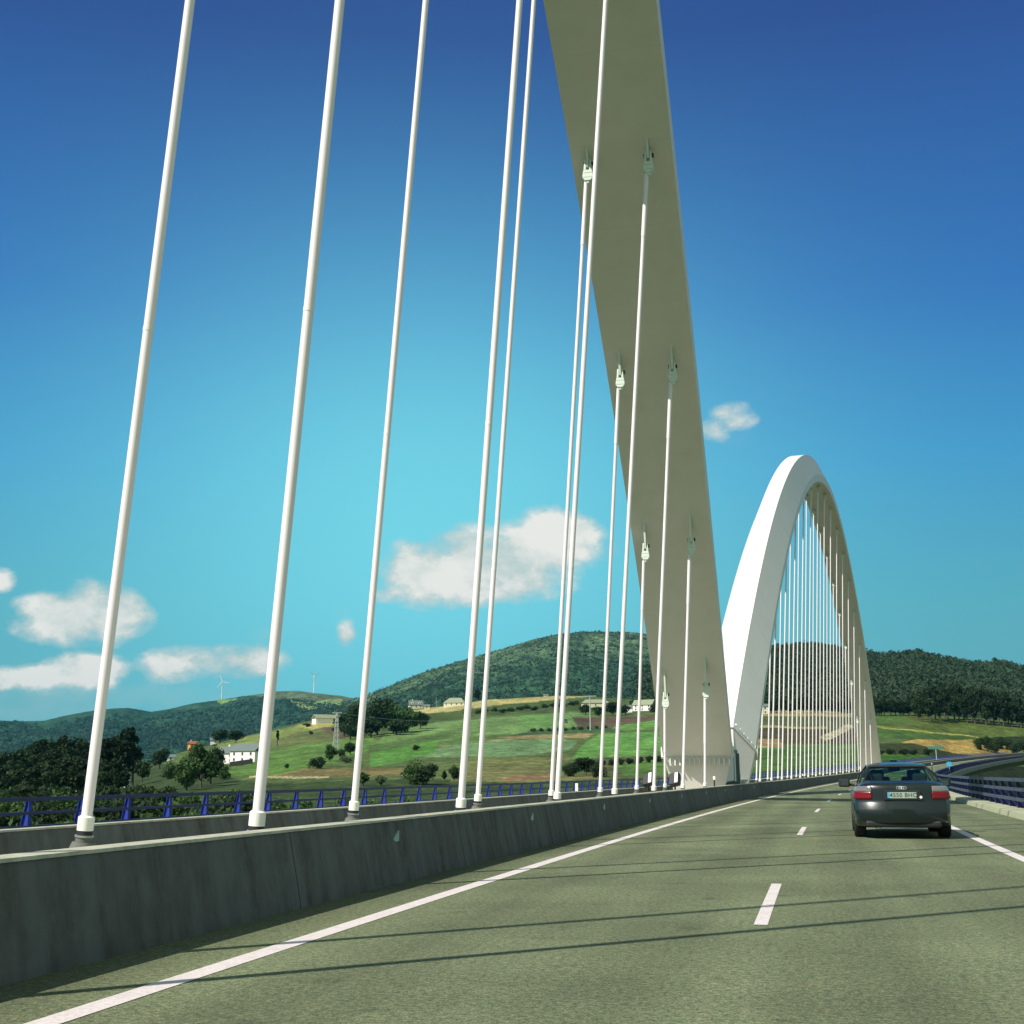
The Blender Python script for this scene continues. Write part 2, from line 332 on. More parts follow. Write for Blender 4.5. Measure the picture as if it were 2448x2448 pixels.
# ragged joints and stains on the near coping are in the material; triangular reflectors are real things on its face
for i in range(10):
    s = 15.2+7.53*i; b = MB(); w = .075*(1 if i < 9 else 1)
    a = P(np.array([s, s+.02, s+.10]), -5.105, .55)
    n = Vector((math.cos(heading(s)), -math.sin(heading(s)), 0)); fwd = Vector((math.sin(heading(s)), math.cos(heading(s)), 0))
    c = Vector(P(s, -5.118, .52)); pts = [c+fwd*.09+Vector((0, 0, -.09)), c+fwd*.09+Vector((0, 0, .10)), c-fwd*.12]
    b.add(pts+[p+n*.02+fwd*(-.0) for p in pts], [(0, 1, 2), (3, 5, 4), (0, 3, 4, 1), (1, 4, 5, 2), (2, 5, 3, 0)])
    ords = ['nearest', 'second nearest', 'third nearest', 'fourth nearest', 'fifth nearest', 'sixth nearest', 'seventh nearest', 'eighth nearest', 'ninth nearest', 'farthest']
    tag(b.build('barrier_reflector', M['reflect']), 'small triangular pale blue reflector on the median barrier, %s of the row' % ords[i], 'reflector', 'reflectors along the median barrier')
# ------------------------------------------------------------------ railings
def railing(off, side, zb, ztop, s_first, step, rails, label, mrail, last=560, mpost='blue'):
    t = empty('railing', (0, 0, 0)); tag(t, label, 'railing')
    for k_, (z_, h_) in enumerate(rails):
        sweep('rail', [(off, z_-h_/2), (off+.0*side, z_+h_/2), (off+.07*side, z_+h_/2), (off+.07*side, z_-h_/2)], s_first-30, S_END-20, mrail, t)
    def post(s, b):
        th = heading(s); o = Vector(P(s, off, 0)); n = Vector((math.cos(th), -math.sin(th), 0))*side; f = Vector((math.sin(th), math.cos(th), 0)); Z = Vector((0, 0, 1))
        # flange on the rail side, tapering web leaning outwards behind it, base plate
        b.add([o+n*a+f*y+Z*z for a in (.072, .09) for y in (-.07, .07) for z in (zb, ztop-.05)], [(0, 1, 3, 2), (4, 6, 7, 5), (0, 4, 5, 1), (2, 3, 7, 6), (0, 2, 6, 4), (1, 5, 7, 3)])
        V = [o+n*a+f*y+Z*z for y in (-.012, .012) for a, z in ((.09, zb), (.32, zb), (.30, zb+.16), (.15, ztop-.06), (.09, ztop-.06))]
        b.add(V, [(0, 1, 2, 3, 4), (9, 8, 7, 6, 5)]+[(i, 5+i, 5+(i+1) % 5, (i+1) % 5) for i in range(5)])
        V = [o+n*a+f*y+Z*z for y in (-.06, .06) for a, z in ((.32, zb), (.334, zb), (.314, zb+.16), (.164, ztop-.06), (.15, ztop-.06), (.30, zb+.16))]
        b.add(V, [(0, 1, 2, 5), (5, 2, 3, 4), (6, 11, 8, 7), (11, 10, 9, 8), (1, 7, 8, 2), (2, 8, 9, 3), (0, 5, 11, 6), (5, 4, 10, 11), (3, 9, 10, 4), (0, 6, 7, 1)])
        return b
    n = 0; s = s_first; far = MB()
    while s < last:
        if n < 99: post(s, MB()).build('post', M[mpost], t)
        else: post(s, far)
        n += 1; s += step
    o = far.build('post', M[mpost], t); o['kind'] = 'stuff'
    return t
railing(-19.0, -1, -.14, .82, 18.7, 2.25, [(.77, .10), (.43, .075), (.10, .075)], 'dark blue steel railing along the far edge of the opposite carriageway', M['blue2'])
railing(5.95, 1, .17, 1.17, 18, 2.25, [(1.09, .12), (.78, .11), (.46, .11)], 'dusty blue steel railing on the kerb right of the dark green car', M['dusty'], last=600, mpost='bluedark')
# ------------------------------------------------------------------ arches
A = dict(wo=.666, wm=1.628, wi=1.62, D=3.011, dm=.784, wt=.112, dt=-.243, H=34.03, p=1.885, z0=.10)
def arch_frame(P1, P2):
    d = P2-P1; W = np.hypot(d[0], d[1]); u = np.array([d[0]/W, d[1]/W, 0]); n = np.array([u[1], -u[0], 0]); return W, u, n
class Arch:
    def __init__(s, P1, P2): s.P1, s.P2 = P1, P2; s.W, s.u, s.n = arch_frame(P1, P2)
    def at(s, U):
        t = U/s.W; a = np.abs(2*t-1); z = A['H']*(1-a**A['p']); dz = A['H']*A['p']*a**(A['p']-1)*np.sign(1-2*t)*2/s.W
        L_ = np.sqrt(1+dz*dz); return z, -dz/L_, 1/L_, 1+A['wt']*(a**2)
    def pt(s, U, w, d):
        z, nx, nz, wf = s.at(U); d = d*(1+A['dt']*np.abs(2*U/s.W-1)**2); return s.P1+np.multiply.outer(U+nx*d, s.u)+np.multiply.outer(w*wf, s.n)+np.multiply.outer(z+nz*d+A['z0'], np.array([0, 0, 1.]))
    def build(s, root, u0, u1):
        U = np.concatenate([np.linspace(u0, 12, 16), np.linspace(12, s.W-12, 90)[1:-1], np.linspace(s.W-12, u1, 16)])
        U = U[(U >= u0) & (U <= u1)]
        ring = [(-A['wi'], 0), (-A['wm']-.03, A['dm']), (-A['wo'], A['D']), (A['wo'], A['D']), (A['wm']+.03, A['dm']), (A['wi'], 0)]
        G = np.stack([s.pt(U, w, d) for w, d in ring], 1)
        def strip(name, idx, m):
            b = MB(); n = len(idx); V = G[:, idx]; b.v = [tuple(map(float, v)) for v in V.reshape(-1, 3)]
            b.f = [(i*n+j, i*n+j+1, (i+1)*n+j+1, (i+1)*n+j) for i in range(len(U)-1) for j in range(n-1)]
            o = b.build(name, m, root, smooth=25, fix=False); set_uv(o.data, np.stack([np.repeat(U, n), np.tile(np.arange(n)*1.0, len(U))], -1)); return o
        strip('arch_rib', [0, 1, 2, 3, 4, 5], M['steel']); strip('soffit', [5, 0], M['steel'])
P1b, P2b = P(73.83, -6.94), P(228.2, -7.65); z_ = P1b[2]; P2b = P2b.copy(); P2b[2] = z_
arch2 = Arch(P1b, P2b)
e_ = 69.07; Q2 = P(e_, -7.36); hh = (e_-154.38/2)*K1-.0127; Wd = np.hypot(*(P2b-P1b)[:2])
Q1 = Q2-np.array([math.sin(hh), math.cos(hh), 0])*Wd; arch1 = Arch(Q1, Q2)
def foot(arch, root, end):
    """steel springing: plated collar with stiffener row, tapering down through the deck"""
    U0, sg = (0.0, 1) if end == 0 else (arch.W, -1)
    b = MB()
    def p(du, w, z): return arch.P1+arch.u*(U0+sg*du)+arch.n*w+np.array([0, 0, z+A['z0']])
    # tapering shoe below the rib ends (narrows downwards), rib end meets at z ~ 2.4
    u0 = 2.6; us = U0+sg*u0; ring = [(-A['wi'], 0), (-A['wm']-.03, A['dm']), (-A['wo'], A['D']), (A['wo'], A['D']), (A['wm']+.03, A['dm']), (A['wi'], 0)]
    top = [arch.pt(np.array([us]), np.array([w]), np.array([d]))[0] for w, d in ring]; topc = np.mean(top, 0)
    bot = [p(du, w, -.3) for (w, d), du in zip([(-1.15, 0), (-1.2, 1), (-.8, 2), (.8, 2), (1.2, 1), (1.15, 0)], (1.75, 1.35, .7, .7, 1.35, 1.75))]
    b.add(top+bot, [(i, (i+1) % 6, 6+(i+1) % 6, 6+i) for i in range(6)]+[(0, 1, 2, 3, 4, 5), (11, 10, 9, 8, 7, 6)]); b.build('springing', M['steel'], root)
    # proud flange where rib and springing meet
    ax = top[3]-top[4]; dn = np.array([0, 0, -1.]); b = MB(); o1 = [topc+(t-topc)*1.05 for t in top]; o2 = [q_-.10*arch.u*sg*.7+dn*.10 for q_ in o1]
    b.add(o1+o2, [(i, (i+1) % 6, 6+(i+1) % 6, 6+i) for i in range(6)]+[(0, 1, 2, 3, 4, 5), (11, 10, 9, 8, 7, 6)]); b.build('flange', M['steel'], root)
    rot = Matrix.Rotation(math.atan2(-arch.u[0], arch.u[1]), 3, 'Z')
    for i in range(14):
        f_ = (i+.5)/14; c = top[0]*(1-f_)+top[5]*f_+arch.u*sg*.06+dn*.30; b = MB(); b.box(c, (.07, .22, .36), rot); b.build('stiffener', M['fork'], root)
    for i in range(6):
        f_ = (i+.5)/6; c = (top[5]*.4+top[4]*.6)*(1-f_)+top[3]*f_ + arch.n*.05+np.array([0, 0, .22]); b = MB(); b.lathe(tuple(c), [(.001, -.03), (.075, -.03), (.075, .07), (.001, .07)], 8, 'X'); b.build('bolt', M['white'], root)
    b = MB(); b.box(p(1.3, 0, .82), (2.9, .10, .16), rot); b.build('base_rail', M['fork'], root, bevel=.02)
    b = MB(); b.box(p(-.9, 0, 1.1), (2.3, 1.5, 2.9), rot); b.build('bearing_box', M['hinge'], root, bevel=.04)
    for i in range(5):
        b = MB(); b.box(p(-.25-.33*i, 1.18, 1.1), (.12, .07, 2.5), rot); b.build('box_stiffener', M['hinge'], root)
archo1 = empty('bridge_arch', tuple(Q2)); tag(archo1, 'huge olive shaded near arch leg rising out of the top of the frame', 'bridge arch', 'arches of the bridge')
archo2 = empty('bridge_arch', tuple(P1b)); tag(archo2, 'white steel arch seen whole in the distance, full of cables', 'bridge arch', 'arches of the bridge')
def parent_keep(root, before):
    for o in list(COL.objects):
        if o not in before and o is not root and o.parent is root:
            o.matrix_parent_inverse = Matrix.Translation(-root.location)
for arch, root, ends in ((arch1, archo1, (1,)), (arch2, archo2, (0, 1))):
    bf = set(COL.objects); arch.build(root, 2.6, arch.W-2.6)
    for e in ends: foot(arch, root, e)
    parent_keep(root, bf)
# ------------------------------------------------------------------ hanger cables
def hanger(base, top, fdir, label, group):
    """base: collar bottom; top: point on the arch soffit"""
    t = empty('hanger_cable', tuple(base)); tag(t, label, 'cable', group)
    O = Vector(base); T = Vector(top)-O; L_ = T.length; d = T.normalized(); fd = Vector(fdir); sdw = fd.cross(Vector((0, 0, 1))).normalized()
    z = lambda h: d*h
    def part(name, b, m, smooth=40): return b.build(name, m, t, smooth=smooth)
    fl = min(3.0, L_*.45); h_sl = L_-(.87+max(0.0, abs(gs)-.5)*3.2); h_s0 = max(.4, h_sl-2.1)
    b = MB(); b.tube(z(.14), z(h_s0), .063, n=20); part('strand', b, M['cable'])
    b = MB(); b.tube(z(h_s0-.1), z(h_sl), .074, n=20); part('upper_sleeve', b, M['cable'])
    b = MB(); b.tube(z(0), z(.15), .093, n=24); b.tube(z(.15), z(.17), .093, .068, n=24); part('collar', b, M['collar'])
    if L_ > 9: b = MB(); hj = 5.5+(base[1]*.37) % 2.2; b.tube(z(hj), z(hj+.05), .067, n=20); part('sheath_joint', b, M['collar'])
    b = MB(); b.tube(z(-.05), z(-.002), .088, n=20); part('rubber_band', b, M['rubber'])
    b = MB(); b.tube(z(-.075), z(-.052), .106, n=24); part('ring', b, M['zinc'])
    gz = -(base[2]-gnd) if (gnd := base[2]-.66) is not None else 0
    b = MB(); b.tube(z(-.13), z(-.077), .094, n=20); b.tube(z(-.60), z(-.13), .30, .125, n=20); part('anchor_cone', b, M['cone'])
    # clevis and gusset
    up = Vector((0, 0, 1)); drop = .82+max(0.0, abs(gs)-.5)*3.2 if abs(gs) > .45 else .82; c0 = T-up*drop
    def q(a, bb, h): return c0+sdw*a+fd*bb+up*h
    b = MB()
    prof = [(.10, -.05), (.18, .06), (.17, .22), (.14, .34)]
    for (w0, h0), (w1, h1) in zip(prof[:-1], prof[1:]):
        V = [q(x*w0, y*.11, h0) for x in (-1, 1) for y in (-1, 1)]+[q(x*w1, y*.11, h1) for x in (-1, 1) for y in (-1, 1)]
        b.add(V, [(0, 1, 3, 2), (4, 6, 7, 5), (0, 4, 5, 1), (2, 3, 7, 6), (0, 2, 6, 4), (1, 5, 7, 3)])
    for sx in (-1, 1):
        V = [q(sx*x, y*.11, h) for h in (.33, .70) for x in (.05, .14 if h < .6 else .11) for y in (-1, 1)]
        b.add(V, [(0, 1, 3, 2), (4, 6, 7, 5), (0, 4, 5, 1), (2, 3, 7, 6), (0, 2, 6, 4), (1, 5, 7, 3)])
    b.tube(q(0, 0, -.14), q(0, 0, 0), .075, .10, n=16)
    b.build('clevis', M['fork'], t, bevel=.02)
    b = MB(); b.tube(q(-.15, 0, .58), q(.18, 0, .58), .075, n=16); part('pin', b, M['rubber'])
    b = MB(); slope = 0.9
    V = []
    for x in (-.04, .04): V += [q(x, -.12, .45), q(x, .12, .45), q(x, .42, drop+.25+gs*.42), q(x, -.42, drop+.25-gs*.42)]
    b.add(V, [(0, 1, 2, 3), (7, 6, 5, 4), (0, 4, 5, 1), (1, 5, 6, 2), (2, 6, 7, 3), (3, 7, 4, 0)])
    b.build('gusset', M['fork'], t)
    return t
ordn = ['first', 'second', 'third', 'fourth', 'fifth', 'sixth', 'seventh', 'eighth', 'ninth', 'tenth', 'eleventh', 'twelfth', 'thirteenth', 'fourteenth', 'fifteenth', 'sixteenth']
def hang_row(arch, stations, off, hz, lat, names, group, dU):
    for k, s in enumerate(stations):
        b = P(s, off, hz); U = float((b-arch.P1) @ arch.u)+(dU[k] if isinstance(dU, list) else dU); z, nx, nz, wf = arch.at(U)
        top = arch.P1+arch.u*U+arch.n*lat+np.array([0, 0, z+A['z0']])
        global gs
        t_ = U/arch.W; gs = float(-nx/nz)  # slope of the soffit
        hanger(b, top, arch.u, names(k), group)
stA = [61.3, 53.6, 45.7, 37.75, 29.8, 21.7, 13.4, 5.4, -2.6, -10.6]; stB = [62.2, 54.2, 46.18, 38.27, 30.13, 21.84, 13.24, 5.3, -2.7, -10.7]
nA = ['white cable of the right hand row meeting the near arch lowest, beside its foot', 'white cable of the right hand row under the second lowest clevis on the near arch',
      'white cable of the right hand row under the third lowest clevis on the near arch', 'white cable ending at the topmost right clevis seen on the near arch',
      'white cable crossing in front of the near arch, close beside a thinner cable', 'thicker white cable fourth from the left, standing close to a thinner one',
      'thick white cable second from the left, its collar just above the near barrier', 'white cable behind the left frame edge whose shadow crosses the near lane',
      'white cable beside the viewer whose shadow falls across the near road', 'white cable behind the viewer in the near barrier row']
nB = ['white cable of the left hand row meeting the near arch lowest, beside its foot', 'white cable of the left hand row under the second lowest clevis of the near arch',
      'white cable of the left hand row under the third lowest clevis of the near arch', 'white cable ending at the topmost left clevis seen on the near arch',
      'thinner white cable fifth from the left, just right of a thicker one', 'white cable third from the left, rising from a grey cone by the barrier', 'thickest white cable, leftmost of all, rising from a dark cone',
      'white cable of the far row out of frame to the left', 'white cable of the far row beside the viewer', 'white cable of the far row behind the viewer']
hang_row(arch1, stA, -6.158, .741, .90, lambda k: nA[k], 'cables hanging from the near arch', [-.35, -.35, -.35, -.3, -.55, -.95, -1.0, -1.0, -1.0, -1.0])
hang_row(arch1, stB, -8.233, .684, -1.12, lambda k: nB[k], 'cables hanging from the near arch', -.85)
st2 = [89.7+8.27*k for k in range(16)]
hang_row(arch2, st2, -6.158, .741, 1.03, lambda k: '%s cable from the left in the right hand row of the distant white arch' % ordn[k].capitalize(), 'cables hanging from the distant arch', 0)
hang_row(arch2, st2, -8.233, .684, -1.03, lambda k: '%s cable from the left in the rear row of the distant white arch' % ordn[k].capitalize(), 'cables hanging from the distant arch', 0)
# ------------------------------------------------------------------ terrain
CAMP = np.array([0, 0, CAM_H])
def bear(px, py):
    """bearing (unit ground vector) and rise per metre of a sight line, used to lay out hills at their real distances"""
    px = np.asarray(px, float); py = np.asarray(py, float)
    d = FW+(((px*1.2671-1224)/FPX)[..., None])*RT-(((py*1.2671-1224)/FPX)[..., None])*UP
    h = np.hypot(d[..., 0], d[..., 1]); return d[..., :2]/h[..., None], d[..., 2]/h
def place(px, py, dist):
    u, t = bear(px, py); dist = np.asarray(dist, float)
    return np.concatenate([u*dist[..., None], (CAM_H+t*dist)[..., None]], -1)
def noise2(shape, cells, seed):
    r = np.random.default_rng(seed); out = np.zeros(shape); amp = 1; tot = 0
    for cy, cx in cells:
        g = r.random((cy+2, cx+2)); y = np.linspace(0, cy, shape[0]); x = np.linspace(0, cx, shape[1])
        y0 = np.minimum(y.astype(int), cy-1); x0 = np.minimum(x.astype(int), cx-1); fy = (y-y0)[:, None]; fx = (x-x0)[None]; fy = fy*fy*(3-2*fy); fx = fx*fx*(3-2*fx)
        a = g[y0][:, x0]; b = g[y0][:, x0+1]; c = g[y0+1][:, x0]; d = g[y0+1][:, x0+1]
        out += amp*((a*(1-fx)+b*fx)*(1-fy)+(c*(1-fx)+d*fx)*fy); tot += amp; amp *= .55
    return out/tot-.5
def terrain_mat(name, nz, rough=.95):
    m = bpy.data.materials.new(name); m.use_nodes = True; nt = m.node_tree; b = nt.nodes['Principled BSDF']; b.inputs['Roughness'].default_value = rough; b.inputs['Specular IOR Level'].default_value = .1
    at = nt.nodes.new('ShaderNodeAttribute'); at.attribute_name = 'albedo'; tc = nt.nodes.new('ShaderNodeTexCoord'); cur = at.outputs['Color']
    for sc, lo, hi in nz:
        n = nt.nodes.new('ShaderNodeTexNoise'); n.inputs['Scale'].default_value = sc; n.inputs['Detail'].default_value = 5; n.inputs['Roughness'].default_value = .6; nt.links.new(tc.outputs['Object'], n.inputs[0])
        r = nt.nodes.new('ShaderNodeMapRange'); r.inputs[1].default_value = .35; r.inputs[2].default_value = .65; r.inputs[3].default_value = lo; r.inputs[4].default_value = hi; nt.links.new(n.outputs[0], r.inputs[0])
        x = nt.nodes.new('ShaderNodeVectorMath'); x.operation = 'SCALE'; nt.links.new(cur, x.inputs[0]); nt.links.new(r.outputs[0], x.inputs['Scale']); cur = x.outputs[0]
    nt.links.new(cur, b.inputs['Base Color']); return m
M['field'] = terrain_mat('field_cover', [(.9, .6, 1.35), (.35, .6, 1.35), (.12, .75, 1.25), (.03, .85, 1.15)])
M['hillm'] = terrain_mat('hill_cover', [(.035, .55, 1.5), (.008, .75, 1.3)])
def interp(tab, x): t = np.array(tab, float); return np.interp(x, t[:, 0], t[:, 1])
def layer(name, x0, x1, dx, top, bot, dtop, dbot, rows, cols_fn, m, label, bump=0, back=.12, skirt=-40, seed=1, curve=.8):
    X = np.arange(x0, x1+dx, dx); t = np.linspace(0, 1, rows)[:, None]
    yt, yb, dt, db = (interp(a, X)[None] if not isinstance(a, (int, float)) else np.full((1, len(X)), float(a)) for a in (top, bot, dtop, dbot))
    Y = yb+(yt-yb)*t**curve; Dd = db*(dt/db)**t; XX = np.broadcast_to(X, Y.shape)
    Pp = place(XX, Y, Dd)
    if bump:
        nz = noise2(Y.shape, [(8, 20), (16, 48), (34, 110), (70, 260)], seed); Pp[..., 2] += nz*bump*Dd/100*np.minimum(1, 6*t*(1-t)+.15)
    col = cols_fn(XX, Y, t*np.ones_like(Y))
    first = Pp[:1].copy(); first[..., :2] *= .86; first[..., 2] = np.minimum(first[..., 2]-14, skirt)
    u = Pp[-1:, :, :2]; backs = [];
    for k in (1, 2, 3): q = Pp[-1:].copy(); q[..., :2] *= 1+back*k; q[..., 2] -= np.maximum(q[..., 2]*.0, 1)*(.03*dt*k*k)*(.4); backs.append(q)
    Pf = np.concatenate([first, Pp]+backs); Cf = np.concatenate([col[:1], col]+[col[-1:]]*3)
    o = grid_mesh(name, Pf, m, cols=Cf); tag(o, label, 'hill', kind='structure'); return X, Pp
def poly_mask(X, Y, pts):
    """inside test for a field outline, with slightly ragged edges"""
    n = len(pts); c = np.zeros(X.shape, bool); j = n-1
    for i in range(n):
        xi, yi = pts[i]; xj, yj = pts[j]
        hit = ((yi > Y) != (yj > Y)) & (X < (xj-xi)*(Y-yi)/((yj-yi) if yj != yi else 1e-9)+xi); c ^= hit; j = i
    return c
g = lambda r_, g_, b_, k=1.0: np.array([((v/255)**2.2)*k for v in (r_, g_, b_)])
# far ridge with the wind turbines
topF = [(-500, 1385), (-200, 1366), (0, 1358), (84, 1361), (120, 1352), (160, 1344), (200, 1339), (243, 1336), (285, 1344), (340, 1333), (370, 1327), (419, 1320), (470, 1311), (520, 1305), (555, 1304), (607, 1307), (640, 1311), (671, 1318), (720, 1326), (800, 1340), (1000, 1350)]
def colF(X, Y, t):
    c = np.zeros(X.shape+(3,)); n = noise2(X.shape, [(6, 30), (14, 80), (30, 200)], 3)[..., None]
    c[:] = g(52, 80, 60, .7); c = c*(1+n*.9)
    for pts, cc in (([(535, 1323), (600, 1318), (650, 1320), (640, 1331), (610, 1345), (585, 1345), (560, 1330)], g(125, 145, 85)), ([(405, 1321), (440, 1320), (450, 1327), (420, 1328)], g(110, 135, 75)),
                    ([(640, 1333), (668, 1330), (676, 1336), (650, 1340)], g(115, 140, 85))):
        c[poly_mask(X, Y, pts)] = cc
    top_band = (t > .86)[..., None]*np.ones(3); c = np.where((top_band > 0) & (X[..., None] > 470), c*.5+g(105, 112, 78, .5), c); return c
topG = [(500, 1390), (640, 1330), (700, 1309), (724, 1300), (757, 1285), (790, 1272), (830, 1258), (870, 1246), (950, 1224), (1000, 1208), (1050, 1198), (1100, 1193), (1165, 1191), (1213, 1194), (1300, 1200), (1400, 1216), (1500, 1232), (1650, 1262), (1800, 1300), (1950, 1330)]
def colG(X, Y, t):
    n = noise2(X.shape, [(6, 30), (14, 80), (40, 200), (90, 400)], 5)[..., None]; c = np.zeros(X.shape+(3,)); c[:] = g(56, 86, 64, .7)
    up = np.clip((t[..., None]-.55)*2.2+n*1.5, 0, 1); c = c*(1-up*.5)+g(96, 112, 80)*up*.5; return c*(1+n*.8)
topR = [(1200, 1262), (1330, 1236), (1440, 1224), (1520, 1216), (1590, 1222), (1633, 1226), (1650, 1233), (1690, 1233), (1734, 1229), (1757, 1236), (1790, 1243), (1840, 1252), (1878, 1247), (1910, 1254), (1932, 1262), (2100, 1290), (2500, 1350)]
def colR(X, Y, t):
    n = noise2(X.shape, [(8, 20), (20, 60), (60, 160)], 6)[..., None]; c = np.zeros(X.shape+(3,)); c[:] = g(50, 76, 52, .75); return c*(1+n*1.2)
XF, PF = layer('far_hill', -500, 1000, 3, topF, [(-500, 1470), (1000, 1400)], 6200, 4300, 60, colF, M['hillm'], 'blue green far ridge carrying the wind turbines', bump=1.6, seed=11)
XG, PG = layer('big_hill', 500, 1950, 3, topG, [(500, 1410), (1100, 1350), (1950, 1400)], 4000, 2200, 90, colG, M['hillm'], 'large rounded wooded hill behind the fields', bump=1.3, seed=12)
XR, PR = layer('wooded_ridge', 1200, 2500, 3, topR, [(1200, 1380), (1650, 1360), (2500, 1380)], 2000, 1150, 80, colR, M['hillm'], 'dark wooded ridge on the right behind the distant arch', bump=1.0, seed=13)
# the farmed hillside
topH = [(-500, 1480), (0, 1475), (120, 1470), (250, 1455), (340, 1420), (412, 1402), (462, 1389), (510, 1378), (552, 1367), (600, 1356), (640, 1352), (700, 1345), (760, 1339), (829, 1333), (920, 1320), (1000, 1315), (1057, 1312), (1100, 1313), (1150, 1317), (1240, 1322), (1330, 1330), (1430, 1336), (1480, 1337), (1560, 1341), (1600, 1345), (1650, 1344), (1720, 1345), (1800, 1352), (1932, 1362), (2500, 1370)]
botH = [(-500, 1600), (1150, 1580), (1300, 1520), (1400, 1475), (1650, 1455), (1760, 1455), (1790, 1478), (1932, 1480), (2500, 1480)]
dtH = [(-500, 700), (200, 800), (460, 1150), (640, 1250), (1100, 1350), (1450, 1050), (1650, 900), (1932, 950), (2500, 1000)]
dbH = [(-500, 120), (1150, 125), (1300, 190), (1400, 280), (1650, 360), (1760, 470), (1932, 590), (2500, 760)]
